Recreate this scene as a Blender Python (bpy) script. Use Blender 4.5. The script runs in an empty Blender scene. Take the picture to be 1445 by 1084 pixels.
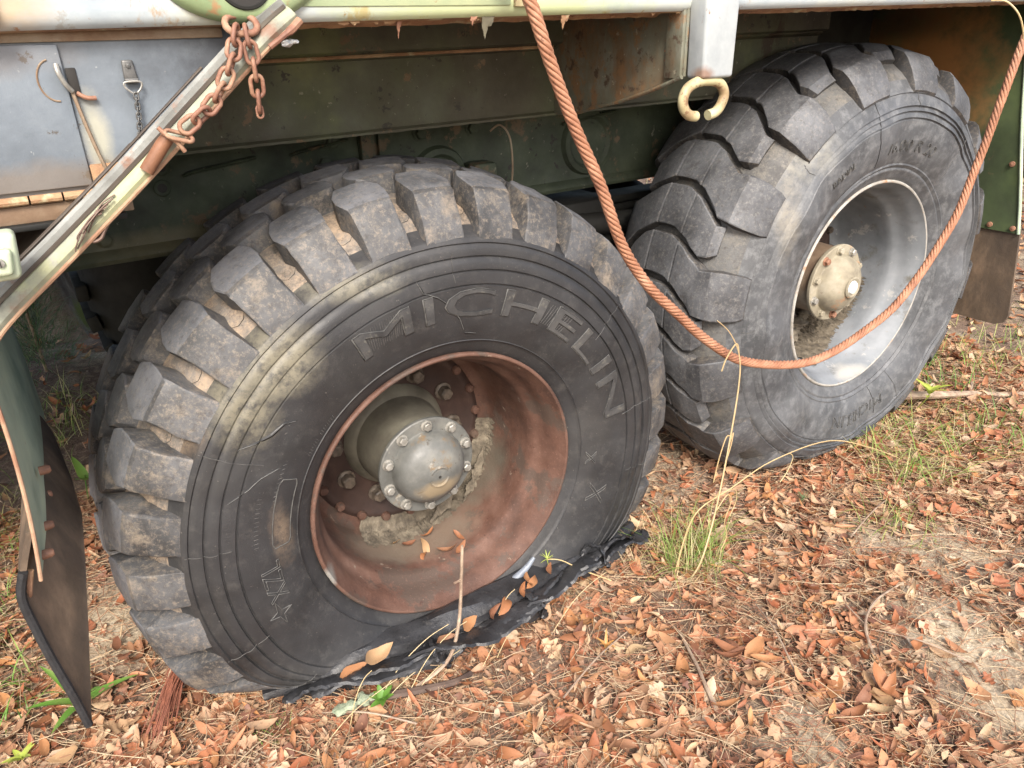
import bpy, bmesh, math, random
import numpy as np
from mathutils import Vector, Matrix, Euler

random.seed(7)
rng = np.random.default_rng(11)
R = math.radians
scene = bpy.context.scene

# ------------------------------------------------------------------ camera
cd = bpy.data.cameras.new("camera")
cam = bpy.data.objects.new("camera", cd)
scene.collection.objects.link(cam)
scene.camera = cam
CAM = Vector((-0.5416, -1.0937, 0.8005))
right = Vector((0.841, -0.540, -0.023)).normalized()
fwd = Vector((0.479, 0.764, -0.431)).normalized()
right = (right - fwd * right.dot(fwd)).normalized()
up = right.cross(fwd)
M3 = Matrix((right, up, -fwd)).transposed()
cam.matrix_world = Matrix.Translation(CAM) @ M3.to_4x4()
cd.sensor_width = 36
cd.lens = 36 * 1050 / 1445
cd.clip_start = 0.02
cd.clip_end = 400

# ------------------------------------------------------------------ light
world = bpy.data.worlds.new("World")
scene.world = world
world.use_nodes = True
wn = world.node_tree
bg = wn.nodes["Background"]
sky = wn.nodes.new("ShaderNodeTexSky")
sky.sky_type = 'NISHITA'
sky.sun_disc = False
SUN_EL, SUN_AZ = 43, 204
sky.sun_elevation = R(SUN_EL)
sky.sun_rotation = R(SUN_AZ)
sky.air_density = 1.0
sky.dust_density = 4.0
sky.ozone_density = 0.6
wn.links.new(sky.outputs[0], bg.inputs[0])
bg.inputs[1].default_value = 0.15
sd = bpy.data.lights.new("sun", 'SUN')
sd.energy = 2.2
sd.angle = R(18)
sd.color = (1.0, 0.96, 0.9)
sun = bpy.data.objects.new("sun", sd)
scene.collection.objects.link(sun)
sdir = Vector((math.cos(R(SUN_EL)) * math.sin(R(SUN_AZ)), math.cos(R(SUN_EL)) * math.cos(R(SUN_AZ)), math.sin(R(SUN_EL))))
sun.rotation_euler = sdir.to_track_quat('Z', 'Y').to_euler()
sun.location = sdir * 30

vs = scene.view_settings
scene.display_settings.display_device = 'sRGB'
vs.view_transform = 'Standard'
vs.look = 'None'
vs.exposure = 1.15
vs.gamma = 1.0
vs.use_curve_mapping = False

GZ = -0.335            # ground level; z = 0 is the hub of the flat front wheel

# ------------------------------------------------------------------ helpers
def smooth(a, b, x):
    t = np.clip((x - a) / (b - a), 0, 1)
    return t * t * (3 - 2 * t)

_perm = rng.random((64, 64))
def vnoise(x, y, s):
    x = np.asarray(x) * s; y = np.asarray(y) * s
    xi = np.floor(x).astype(int); yi = np.floor(y).astype(int)
    fx = x - xi; fy = y - yi
    fx = fx * fx * (3 - 2 * fx); fy = fy * fy * (3 - 2 * fy)
    g = lambda a, b: _perm[a % 64, b % 64]
    return (g(xi, yi) * (1 - fx) + g(xi + 1, yi) * fx) * (1 - fy) + (g(xi, yi + 1) * (1 - fx) + g(xi + 1, yi + 1) * fx) * fy

def ground_h(x, y):
    return GZ + 0.05 * (vnoise(x, y, .55) - .5) * smooth(.6, 1.6, np.hypot(np.asarray(x) - .5, np.asarray(y)) * .6) \
        + 0.016 * (vnoise(x, y, 3.1) - .5) + 0.010 * (vnoise(x, y, 8.3) - .5) + 0.006 * (vnoise(x, y, 21.) - .5)

def link(o, parent=None):
    scene.collection.objects.link(o)
    if parent is not None:
        o.parent = parent
        o.matrix_parent_inverse = parent_world(parent).inverted()
    return o

def parent_world(p):
    m = Matrix.Translation(p.location) @ p.rotation_euler.to_matrix().to_4x4()
    if p.parent:
        m = parent_world(p.parent) @ p.matrix_parent_inverse @ m
    return m

def sharp(me, ang=35):
    me.shade_smooth()
    me.set_sharp_from_angle(angle=R(ang))

def obj(name, V, F, mat, parent=None, ang=35, flat=False):
    me = bpy.data.meshes.new(name)
    me.from_pydata([tuple(map(float, v)) for v in V], [], F)
    me.validate()
    if not flat:
        sharp(me, ang)
    me.materials.append(mat)
    o = bpy.data.objects.new(name, me)
    return link(o, parent)

def tag(o, label=None, cat=None, group=None, kind=None):
    if label: o["label"] = label
    if cat: o["category"] = cat
    if group: o["group"] = group
    if kind: o["kind"] = kind
    return o

def empty(name, loc=(0, 0, 0), parent=None):
    o = bpy.data.objects.new(name, None)
    o.location = loc
    o.empty_display_size = .1
    return link(o, parent)

class MB:
    def __init__(s): s.V = []; s.F = []
    def add(s, V, F):
        b = len(s.V)
        s.V += [tuple(v) for v in V]
        s.F += [tuple(i + b for i in f) for f in F]
        return s
    def build(s, name, mat, parent=None, ang=35): return obj(name, s.V, s.F, mat, parent, ang)

def box(lo, hi, bev=0.0):
    """bevelled box"""
    bm = bmesh.new()
    bmesh.ops.create_cube(bm, size=1)
    lo = Vector(lo); hi = Vector(hi)
    for v in bm.verts:
        v.co = Vector([(lo[i] + hi[i]) / 2 + v.co[i] * (hi[i] - lo[i]) for i in range(3)])
    if bev:
        bmesh.ops.bevel(bm, geom=bm.edges[:] + bm.verts[:], offset=bev, segments=2, affect='EDGES', profile=.5)
    V = [v.co.copy() for v in bm.verts]
    bm.verts.index_update()
    F = [[v.index for v in f.verts] for f in bm.faces]
    bm.free()
    return V, F

def frame(t):
    t = t.normalized()
    a = Vector((0, 0, 1)) if abs(t.z) < .9 else Vector((0, 1, 0))
    u = t.cross(a).normalized()
    return u, t.cross(u).normalized()

def tube(P, r, n=8, cap=True, closed=False, flat=1.0):
    """tube along points; r scalar or list"""
    P = [Vector(p) for p in P]
    m = len(P)
    rr = r if hasattr(r, '__len__') else [r] * m
    V = []; F = []
    pu = None
    for i in range(m):
        if closed: t = P[(i + 1) % m] - P[i - 1]
        else: t = P[min(i + 1, m - 1)] - P[max(i - 1, 0)]
        t.normalize()
        if pu is None: u, v = frame(t)
        else:
            u = (pu - t * pu.dot(t)).normalized(); v = t.cross(u)
        pu = u
        for k in range(n):
            a = 2 * math.pi * k / n
            V.append(P[i] + (u * math.cos(a) + v * math.sin(a) * flat) * rr[i])
    for i in range(m if closed else m - 1):
        j = (i + 1) % m
        for k in range(n):
            l = (k + 1) % n
            F.append((i * n + k, i * n + l, j * n + l, j * n + k))
    if cap and not closed:
        F.append(tuple(range(n - 1, -1, -1)))
        F.append(tuple((m - 1) * n + k for k in range(n)))
    return V, F

def spline(P, n=8, closed=False):
    P = [Vector(p) for p in P]
    out = []
    m = len(P)
    for i in range(m if closed else m - 1):
        if closed: a, b, c, d = P[i - 1], P[i], P[(i + 1) % m], P[(i + 2) % m]
        else: a, b, c, d = P[max(i - 1, 0)], P[i], P[i + 1], P[min(i + 2, m - 1)]
        for k in range(n):
            t = k / n
            out.append(.5 * ((2 * b) + (c - a) * t + (2 * a - 5 * b + 4 * c - d) * t * t + (3 * b - a - 3 * c + d) * t ** 3))
    if not closed: out.append(P[-1])
    return out

def lathe_y(prof, cx, cz, n=64, closed=False, wob=0):
    """prof: (r, y) revolved about the y axis through (cx, cz)"""
    V = []; F = []
    m = len(prof)
    for k in range(n):
        a = 2 * math.pi * k / n
        for r, y in prof:
            V.append((cx + r * math.cos(a), y, cz + r * math.sin(a)))
    for k in range(n):
        l = (k + 1) % n
        for i in range(m - 1):
            F.append((k * m + i, k * m + i + 1, l * m + i + 1, l * m + i))
    return V, F

def sheet(grid, thick, normal=None):
    """grid[i][j] of points -> solid sheet with thickness along normal (Vector)"""
    ni = len(grid); nj = len(grid[0])
    nv = Vector(normal)
    V = [Vector(p) for row in grid for p in row]
    V += [v + nv * thick for v in V[:ni * nj]]
    N = ni * nj
    F = []
    for i in range(ni - 1):
        for j in range(nj - 1):
            a, b, c, d = i * nj + j, i * nj + j + 1, (i + 1) * nj + j + 1, (i + 1) * nj + j
            F.append((a, b, c, d)); F.append((d + N, c + N, b + N, a + N))
    for i in range(ni - 1):
        a, d = i * nj, (i + 1) * nj
        F.append((a, d, d + N, a + N))
        a, d = i * nj + nj - 1, (i + 1) * nj + nj - 1
        F.append((a, a + N, d + N, d))
    for j in range(nj - 1):
        F.append((j, j + N, j + 1 + N, j + 1))
        a = (ni - 1) * nj + j
        F.append((a, a + 1, a + 1 + N, a + N))
    return V, F

# ------------------------------------------------------------------ materials
def mat_new(name):
    m = bpy.data.materials.new(name)
    m.use_nodes = True
    nt = m.node_tree
    b = nt.nodes["Principled BSDF"]
    return m, nt, b

def N(nt, typ, **kw):
    n = nt.nodes.new(typ)
    for k, v in kw.items():
        if k in n.inputs.keys() if isinstance(k, str) else False: n.inputs[k].default_value = v
        else: setattr(n, k, v)
    return n

def noise(nt, scale, detail=6, rough=.6, coord=None, dist=0, stretch=None):
    tc = coord or nt.nodes.new("ShaderNodeTexCoord").outputs["Object"]
    if stretch:
        mp = nt.nodes.new("ShaderNodeMapping"); mp.inputs["Scale"].default_value = stretch
        nt.links.new(tc, mp.inputs["Vector"]); tc = mp.outputs[0]
    n = nt.nodes.new("ShaderNodeTexNoise")
    n.inputs["Scale"].default_value = scale
    n.inputs["Detail"].default_value = detail
    n.inputs["Roughness"].default_value = rough
    n.inputs["Distortion"].default_value = dist
    nt.links.new(tc, n.inputs["Vector"])
    return n.outputs["Fac"]

def ramp(nt, fac, stops, interp='LINEAR'):
    r = nt.nodes.new("ShaderNodeValToRGB")
    r.color_ramp.interpolation = interp
    el = r.color_ramp.elements
    while len(el) < len(stops): el.new(.5)
    for e, (p, c) in zip(el, stops):
        e.position = p
        e.color = (c, c, c, 1) if not hasattr(c, '__len__') else (*c, 1)
    nt.links.new(fac, r.inputs["Fac"])
    return r.outputs["Color"]

def mix(nt, fac, a, b, typ='MIX'):
    m = nt.nodes.new("ShaderNodeMix")
    m.data_type = 'RGBA'; m.blend_type = typ
    if isinstance(fac, (int, float)): m.inputs[0].default_value = fac
    else: nt.links.new(fac, m.inputs[0])
    for s, v in ((6, a), (7, b)):
        if isinstance(v, tuple): m.inputs[s].default_value = (*v, 1)
        else: nt.links.new(v, m.inputs[s])
    return m.outputs[2]

def math_(nt, op, a, b=None, clamp=False):
    m = nt.nodes.new("ShaderNodeMath"); m.operation = op; m.use_clamp = clamp
    for i, v in enumerate((a, b)):
        if v is None: continue
        if isinstance(v, (int, float)): m.inputs[i].default_value = v
        else: nt.links.new(v, m.inputs[i])
    return m.outputs[0]

def bump(nt, b, h, strength=.4, dist=.002):
    n = nt.nodes.new("ShaderNodeBump")
    n.inputs["Strength"].default_value = strength
    n.inputs["Distance"].default_value = dist
    nt.links.new(h, n.inputs["Height"])
    nt.links.new(n.outputs[0], b.inputs["Normal"])

def geo_sep(nt):
    tc = nt.nodes.new("ShaderNodeTexCoord")
    s = nt.nodes.new("ShaderNodeSeparateXYZ")
    nt.links.new(tc.outputs["Object"], s.inputs[0])
    return s.outputs

def blob(nt, c, r, soft=.5, squash=(1, 1, 1)):
    """stain of its own shape: 1 inside an uneven blob round c"""
    tc = nt.nodes.new("ShaderNodeTexCoord")
    mp = nt.nodes.new("ShaderNodeMapping"); mp.vector_type = 'POINT'
    sc = [1 / (r * q) for q in squash]
    mp.inputs["Scale"].default_value = sc
    mp.inputs["Location"].default_value = [-c[i] * sc[i] for i in range(3)]
    nt.links.new(tc.outputs["Object"], mp.inputs[0])
    l = nt.nodes.new("ShaderNodeVectorMath"); l.operation = 'LENGTH'
    nt.links.new(mp.outputs[0], l.inputs[0])
    n = noise(nt, 9, 8, .7)
    n = math_(nt, 'MULTIPLY', math_(nt, 'SUBTRACT', n, .5), 1.6)
    d = math_(nt, 'ADD', l.outputs["Value"], n)
    return ramp(nt, d, [(1 - soft if soft < 1 else 0, 1.0), (1.0, 0.0)])

def mat_mix(name, stops, scale=6, detail=8, rough=(.5, .8), layers=(), bmp=(.3, .002, 60), metallic=0, stretch=None, spec=.5, stains=()):
    """layered noise colour. layers: (scale, lo, hi, colour, stretch) thresholded noise over the top"""
    m, nt, b = mat_new(name)
    f = noise(nt, scale, detail, .62, stretch=stretch)
    col = ramp(nt, f, stops)
    rgh = ramp(nt, noise(nt, scale * 2.3, 5), [(.3, rough[0]), (.7, rough[1])])
    for L in layers:
        s, lo, hi, c = L[:4]
        st = L[4] if len(L) > 4 else None
        k = ramp(nt, noise(nt, s, 10, .7, stretch=st), [(lo, 0.0), (hi, 1.0)])
        col = mix(nt, k, col, c)
    for c0, r0, sq, c, amt in stains:
        k = math_(nt, 'MULTIPLY', blob(nt, c0, r0, .6, sq), amt)
        col = mix(nt, k, col, c)
    nt.links.new(col, b.inputs["Base Color"])
    nt.links.new(rgh, b.inputs["Roughness"])
    b.inputs["Metallic"].default_value = metallic
    b.inputs["Specular IOR Level"].default_value = spec
    bump(nt, b, noise(nt, bmp[2], 8, .7), bmp[0], bmp[1])
    return m

def rubber(name, dust, dust_lo=.5, stains=(), base=((.3, (.013, .013, .014)), (.7, (.032, .032, .034)))):
    m, nt, b = mat_new(name)
    col = ramp(nt, noise(nt, 7, 9, .65), list(base))
    k = ramp(nt, noise(nt, 38, 10, .75), [(dust_lo, 0.0), (dust_lo + .25, .75)])
    col = mix(nt, k, col, dust)
    k2 = ramp(nt, noise(nt, 5, 6, .6), [(.5, 0.0), (.75, .5)])
    col = mix(nt, k2, col, tuple(c * .8 for c in dust))
    sp = ramp(nt, noise(nt, 260, 2, .5), [(.70, 0.0), (.76, .5)])
    col = mix(nt, sp, col, (.18, .17, .15))
    for c0, r0, sq, c, amt in stains:
        kk = math_(nt, 'MULTIPLY', blob(nt, c0, r0, .7, sq), amt)
        kk = math_(nt, 'MULTIPLY', kk, ramp(nt, noise(nt, 45, 9, .75), [(.38, .15), (.55, 1.0)]))
        col = mix(nt, kk, col, c)
    nt.links.new(col, b.inputs["Base Color"])
    nt.links.new(ramp(nt, noise(nt, 11, 6), [(.3, .42), (.7, .72)]), b.inputs["Roughness"])
    b.inputs["Specular IOR Level"].default_value = .55
    h = math_(nt, 'ADD', noise(nt, 60, 10, .75), math_(nt, 'MULTIPLY', noise(nt, 500, 3, .6), .35))
    bump(nt, b, h, .35, .0022)
    return m

OCHRE = (.26, .235, .165)
TAN = (.30, .215, .14)
front_stains = [((-.285, -.03, .354), .085, (1.0, 3, .8), OCHRE, .6), ((-.36, -.02, .29), .07, (1, 3, 1.3), OCHRE, .6),
                ((-.16, -.02, .45), .07, (1.6, 3, .5), (.25, .23, .17), .6), ((-.33, -.03, .05), .035, (.8, 3, 2), (.22, .16, .11), .6),
                ((-.45, -.02, .27), .05, (1, 3, 1.2), TAN, .6)]
M_tyre_front = rubber("sidewall_rubber_front", (.070, .067, .063), .52, front_stains)
M_tyre_rear = rubber("sidewall_rubber_rear", (.20, .205, .21), .47, [((.92, 0, .55), .09, (1, 3, 1), (.25, .24, .20), .7), ((.86, 0, .4), .07, (.6, 3, 1.5), (.24, .22, .18), .7)],
                     base=((.3, (.035, .037, .040)), (.7, (.095, .100, .108))))
def mat_tread(name, dirt, lo, dark=(.032, .032, .033), light=(.115, .117, .122)):
    m, nt, b = mat_new(name)
    col = ramp(nt, noise(nt, 9, 8, .6), [(.35, dark), (.68, light)])
    k = ramp(nt, noise(nt, 16, 10, .8), [(lo, 0.0), (lo + .16, .85)])
    col = mix(nt, k, col, dirt)
    col = mix(nt, ramp(nt, noise(nt, 120, 6, .8), [(.5, 0.0), (.68, .55)]), col, tuple(min(1, c * 1.25) for c in dirt))
    col = mix(nt, ramp(nt, noise(nt, 70, 6, .8), [(.52, 0.0), (.66, .6)]), col, (.035, .03, .027))
    nt.links.new(col, b.inputs["Base Color"])
    nt.links.new(ramp(nt, noise(nt, 12, 6), [(.3, .45), (.7, .75)]), b.inputs["Roughness"])
    h = math_(nt, 'ADD', noise(nt, 40, 10, .75), math_(nt, 'MULTIPLY', noise(nt, 300, 3, .6), .4))
    bump(nt, b, h, .45, .003)
    return m
M_block_front = mat_tread("tread_rubber_front", (.23, .19, .145), .52)
M_groove_front = mat_tread("tread_groove_front", (.36, .27, .19), .45, (.08, .072, .064), (.20, .18, .16))
M_blocktop_front = mat_tread('worn_skylit_tread_top', (.20, .175, .145), .62, (.065, .068, .075), (.17, .175, .19))  # worn rubber; its paler bluish tone also paints in light from above
M_block_rear = mat_tread("shaded_tread_rubber_rear", (.17, .145, .115), .54, (.022, .021, .021), (.060, .060, .062))  # bar sides darkened in colour to imitate shade in the grooves
M_blocktop_rear = mat_tread('worn_lightened_bar_top', (.19, .18, .165), .60, (.045, .046, .050), (.125, .130, .140))  # worn bar tops, lightened in colour against the painted shade of the sides
M_groove_rear = mat_tread("tread_groove_rear", (.16, .145, .12), .50, (.05, .049, .048), (.12, .12, .118))
M_fresh = mat_mix("fresh_torn_rubber", [(.3, (.012, .012, .013)), (.7, (.045, .046, .050))], 14, rough=(.25, .5), bmp=(.6, .004, 60), stretch=(1, 1, 2.2), layers=[(50, .6, .7, (.10, .095, .09))])
M_crack = mat_mix("crack_shadow_rubber", [(.3, (.006, .006, .006)), (.7, (.012, .012, .012))], 14)
M_crack_edge = mat_mix("crack_edge_rubber", [(.3, (.05, .05, .05)), (.7, (.15, .15, .145))], 60)
M_mould = mat_mix("mould_line_rubber", [(.3, (.035, .035, .035)), (.7, (.115, .112, .105))], 60)

M_letter = mat_mix('moulded_letter_rubber', [(.3, (.028, .028, .029)), (.7, (.07, .069, .068))], 20, layers=[(60, .55, .7, (.12, .115, .10))])
M_rim_rust = mat_mix("rusty_red_rim", [(.30, (.045, .023, .016)), (.48, (.095, .046, .031)), (.62, (.130, .070, .050)), (.78, (.19, .115, .085))], 11, 12, (.55, .85),
                     layers=[(8, .54, .58, (.075, .05, .038)), (190, .58, .75, (.22, .12, .09)), (40, .62, .66, (.06, .028, .02)), (26, .64, .67, (.22, .17, .13))], bmp=(.6, .0015, 190),
                     stains=[((-.262, -.0, -.095), .026, (.7, 2, 1.1), (.22, .21, .19), 1.0), ((.02, .16, -.22), .09, (1.8, .8, 1), (.17, .135, .10), .7), ((-.1, .17, -.2), .09, (1.4, .8, 1), (.15, .12, .09), .7), ((.15, .20, -.1), .12, (1, .7, 1), (.09, .085, .065), .7)])
M_rim_grey = mat_mix("grey_painted_rim", [(.3, (.10, .11, .12)), (.5, (.17, .185, .20)), (.7, (.25, .265, .28))], 6, 9, (.62, .82),
                     layers=[(9, .56, .66, (.11, .105, .09)), (40, .64, .68, (.20, .12, .07)), (16, .60, .63, (.30, .30, .29))], bmp=(.3, .001, 90),
                     stains=[((1.28, .03, -.10), .035, (2.2, 2, .5), (.40, .38, .33), .7)])
M_rim_edge = mat_mix("pale_worn_rim_edge", [(.3, (.22, .20, .17)), (.7, (.40, .39, .36))], 30, layers=[(14, .56, .64, (.32, .18, .10))])
M_disc = mat_mix("dark_brown_disc", [(.3, (.018, .010, .008)), (.6, (.045, .024, .018)), (.8, (.10, .07, .05))], 12, bmp=(.4, .002, 60))  # dark brown, near-black in places
M_hub = mat_mix("grey_hub_paint", [(.3, (.06, .06, .054)), (.5, (.11, .112, .105)), (.7, (.18, .178, .16))], 14, 9, (.35, .6),
                layers=[(18, .58, .66, (.17, .12, .07)), (60, .60, .68, (.06, .05, .04)), (34, .62, .68, (.26, .25, .22))], bmp=(.4, .0015, 90),
                stains=[((.0, .06, -.03), .05, (1.2, 1, .5), (.30, .23, .14), .7)])
M_hub_tan = mat_mix("dusty_tan_hub", [(.3, (.15, .13, .095)), (.5, (.27, .24, .175)), (.7, (.38, .35, .28))], 14, 9, (.6, .85),
                    layers=[(16, .58, .68, (.34, .16, .07)), (50, .64, .70, (.18, .12, .08))], bmp=(.3, .001, 90))
M_hub_side = mat_mix("rusty_hub_barrel", [(.3, (.09, .055, .035)), (.5, (.17, .12, .08)), (.7, (.26, .23, .18))], 12, 9, (.6, .85), bmp=(.3, .001, 90))
M_hub_olive = mat_mix("olive_hub_barrel", [(.3, (.06, .055, .04)), (.5, (.12, .11, .085)), (.7, (.18, .17, .13))], 12, 9, (.6, .8), bmp=(.3, .001, 90))
M_bolt = mat_mix("worn_bolt_steel", [(.3, (.16, .15, .13)), (.6, (.34, .33, .30)), (.8, (.45, .40, .33))], 60, 6, (.3, .55), metallic=.35, bmp=(.3, .001, 150))
M_bolt_rust = mat_mix("rusty_bolt", [(.3, (.14, .06, .035)), (.7, (.36, .19, .12))], 60, 6, (.6, .8), bmp=(.3, .001, 150))
M_bolt_dark = mat_mix("dark_lug_nut", [(.3, (.03, .022, .018)), (.7, (.16, .13, .10))], 60, 6, (.35, .6), bmp=(.3, .001, 150))
M_mud = mat_mix("dried_mud", [(.3, (.06, .05, .037)), (.5, (.135, .112, .082)), (.72, (.24, .205, .15))], 45, 10, (.8, .95), bmp=(.9, .006, 60))

M_rail = mat_mix("weathered_pale_bed_rail", [(.32, (.28, .33, .37)), (.46, (.40, .45, .47)), (.58, (.48, .51, .47)), (.72, (.42, .43, .26))], 5, 9, (.4, .65),
                 layers=[(12, .58, .64, (.38, .25, .13), (1, 1, .4)), (30, .62, .65, (.27, .13, .07)), (50, .66, .69, (.18, .10, .07)), (20, .60, .63, (.33, .34, .33))], bmp=(.4, .0015, 50),
                 stains=[((.08, -.1, .84), .22, (1.3, 1, .5), (.50, .56, .27), .8), ((-.52, -.12, .84), .06, (1, 2, .7), (.50, .36, .20), .7)])
M_rail_green = mat_mix("pale_green_bed_paint", [(.3, (.22, .28, .16)), (.5, (.32, .38, .23)), (.7, (.42, .46, .27))], 6, 10, (.4, .65),
                       layers=[(26, .60, .63, (.34, .19, .10)), (60, .64, .67, (.20, .12, .07)), (9, .58, .68, (.45, .42, .22), (1, 1, .4))], bmp=(.4, .0015, 50))
M_lip_rust = mat_mix("flaking_rusty_lip", [(.3, (.16, .08, .045)), (.5, (.33, .19, .10)), (.7, (.46, .34, .20))], 14, 10, (.6, .85),
                     layers=[(22, .56, .66, (.46, .42, .26))], bmp=(.8, .004, 45))
M_box = mat_mix("blue_grey_toolbox_paint", [(.28, (.095, .112, .13)), (.46, (.155, .182, .21)), (.62, (.22, .25, .275)), (.78, (.30, .33, .34))], 5.5, 9, (.4, .62),
                layers=[(60, .68, .71, (.13, .07, .045)), (7, .64, .72, (.22, .225, .20)), (18, .64, .66, (.10, .09, .08)), (90, .66, .69, (.34, .35, .35)), (5, .60, .72, (.08, .085, .09), (1, 1, .35))], bmp=(.4, .002, 45),
                stains=[((-.48, -.07, .65), .10, (2.2, 1, .32), (.24, .18, .12), .5), ((-.30, -.07, .77), .11, (1.2, 1, .6), (.045, .05, .06), .9),
                        ((-.46, -.07, .70), .02, (1.0, 1, 3), (.42, .40, .30), .7), ((-.56, -.07, .785), .06, (2, 1, .4), (.20, .15, .11), .3)])
M_box_trim = mat_mix("brown_stained_trim", [(.3, (.10, .055, .03)), (.5, (.20, .13, .08)), (.7, (.30, .25, .18))], 12, 9, (.5, .8), bmp=(.5, .003, 45))
M_dark_paint = mat_mix("dark_olive_chassis_paint", [(.30, (.040, .033, .021)), (.44, (.066, .060, .038)), (.56, (.085, .090, .052)), (.72, (.15, .165, .065))], 4.5, 12, (.5, .85),
                       layers=[(6, .56, .60, (.055, .038, .026), (1, 1, .5)), (14, .60, .63, (.15, .10, .055)), (70, .64, .68, (.24, .23, .17)), (30, .62, .65, (.04, .035, .026))], bmp=(.5, .003, 40),
                       stains=[((.17, .20, .69), .045, (1.2, 1, 1), (.17, .21, .05), .8), ((-.12, .2, .70), .10, (1.6, 1, .7), (.10, .13, .04), .5)])
M_frame = mat_mix("dark_green_frame_paint", [(.30, (.018, .022, .014)), (.48, (.038, .050, .030)), (.68, (.072, .088, .055))], 7, 12, (.5, .85),
                  layers=[(9, .57, .61, (.12, .085, .05)), (40, .63, .67, (.16, .16, .12)), (22, .62, .64, (.02, .018, .014))], bmp=(.5, .003, 40), stains=[((-.3, .45, .45), .12, (2.6, 1, .28), (.16, .14, .08), .7)])
M_gusset = mat_mix("rust_stained_gusset", [(.3, (.085, .08, .055)), (.5, (.15, .15, .11)), (.7, (.23, .24, .20))], 7, 9, (.5, .75),
                   layers=[(7, .47, .60, (.17, .105, .055), (1, 1, .4)), (22, .52, .60, (.22, .13, .065)), (34, .56, .62, (.09, .06, .04)), (60, .62, .65, (.30, .27, .20))], bmp=(.5, .003, 45))
M_rearguard = mat_mix("rust_patched_rear_guard", [(.28, (.030, .040, .020)), (.5, (.055, .078, .034)), (.72, (.10, .135, .05))], 5, 10, (.5, .8),
                      layers=[(26, .62, .72, (.10, .07, .04))], bmp=(.3, .002, 45),
                      stains=[((1.95, .38, .64), .30, (1, 1, .9), (.34, .155, .05), 1.0), ((1.95, .5, .78), .14, (1, 1.6, .5), (.06, .035, .02), .7)])
M_fender = mat_mix("weathered_green_fender", [(.3, (.12, .12, .10)), (.44, (.25, .26, .20)), (.56, (.36, .37, .22)), (.75, (.38, .40, .17))], 12, 9, (.4, .7),
                   layers=[(14, .56, .68, (.20, .12, .08)), (45, .6, .7, (.30, .29, .25))], bmp=(.5, .003, 45))
M_fender_in = mat_mix("dark_brown_fender_inside", [(.3, (.035, .024, .018)), (.55, (.07, .055, .042)), (.75, (.13, .115, .09))], 7, 9, (.5, .8), bmp=(.3, .002, 45))
M_fender_low = mat_mix("pale_green_guard", [(.3, (.26, .34, .25)), (.5, (.42, .50, .37)), (.7, (.54, .62, .44))], 8, 10, (.4, .65),
                       layers=[(30, .64, .72, (.30, .15, .08))], bmp=(.25, .002, 45))
M_lip_edge = mat_mix("rusty_fender_edge", [(.3, (.26, .12, .07)), (.6, (.42, .28, .18)), (.8, (.52, .50, .38))], 22, 9, (.6, .85), bmp=(.5, .003, 60))
M_flap = mat_mix("brown_stained_mud_flap", [(.28, (.045, .035, .028)), (.5, (.10, .072, .050)), (.72, (.26, .18, .12))], 9, 10, (.5, .8),
                 bmp=(.5, .003, 50), stretch=(1, 1, .45))
M_flap_edge = mat_mix("black_flap_edge", [(.3, (.010, .010, .011)), (.7, (.03, .03, .032))], 20, bmp=(.6, .003, 120))
M_rope = mat_mix("rusty_wire_strand", [(.3, (.15, .06, .035)), (.45, (.30, .135, .075)), (.62, (.40, .20, .12)), (.78, (.50, .31, .21))], 18, 12, (.55, .85), bmp=(.6, .0015, 300), layers=[(90, .60, .66, (.12, .055, .035)), (6, .56, .66, (.22, .10, .06))])
M_chain = mat_mix("rusty_chain_link", [(.3, (.11, .045, .03)), (.5, (.23, .11, .07)), (.66, (.36, .22, .14)), (.78, (.48, .44, .30))], 30, 9, (.55, .8), bmp=(.4, .0012, 120))
M_smallchain = mat_mix("dull_steel_chain", [(.3, (.05, .05, .05)), (.7, (.16, .16, .155))], 50, 6, (.35, .6), metallic=.4)
M_hook = mat_mix("cream_green_hook_paint", [(.3, (.24, .15, .08)), (.48, (.40, .34, .19)), (.7, (.48, .47, .29))], 24, 10, (.45, .7), layers=[(50, .56, .60, (.22, .13, .07)), (90, .62, .66, (.12, .08, .05))], bmp=(.5, .0015, 90))
M_pipe = mat_mix("rusty_orange_pipe", [(.3, (.13, .055, .028)), (.7, (.27, .13, .07))], 25, 9, (.5, .75))
M_clip = mat_mix("pale_green_lamp_housing", [(.3, (.40, .47, .33)), (.7, (.56, .62, .46))], 8, 8, (.35, .5), layers=[(50, .66, .72, (.30, .22, .12))])
M_black = mat_mix("black_steel_and_shade", [(.3, (.006, .006, .005)), (.7, (.018, .018, .015))], 6, rough=(.6, .9))  # near-black steel; also paints in shade on parts under the truck
M_hole = mat_mix("hole_and_slot_shade", [(.3, (.010, .009, .008)), (.7, (.03, .026, .022))], 9)  # near-black pieces stand in for the shade inside holes and slots
M_white = mat_mix("white_paint_remnant", [(.3, (.5, .52, .5)), (.7, (.75, .77, .76))], 50, bmp=(.8, .004, 90))
M_fibre = mat_mix("frayed_brown_strap", [(.3, (.10, .06, .05)), (.7, (.24, .17, .13))], 40)
M_bark = mat_mix("rough_tree_bark", [(.3, (.07, .05, .035)), (.5, (.20, .155, .11)), (.7, (.38, .32, .25))], 16, 10, (.8, .95), bmp=(1, .02, 22), stretch=(1, 1, .3),
                 stains=[((-.50, 2.42, -.27), .09, (1, 1, 1.0), (.17, .19, .03), .9)])
M_twig = mat_mix("grey_brown_twig", [(.3, (.16, .10, .07)), (.7, (.42, .33, .24))], 40, bmp=(.5, .001, 120))
M_lichen = mat_mix("green_lichen", [(.3, (.18, .22, .14)), (.7, (.38, .42, .30))], 80, bmp=(1, .004, 120))

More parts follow.
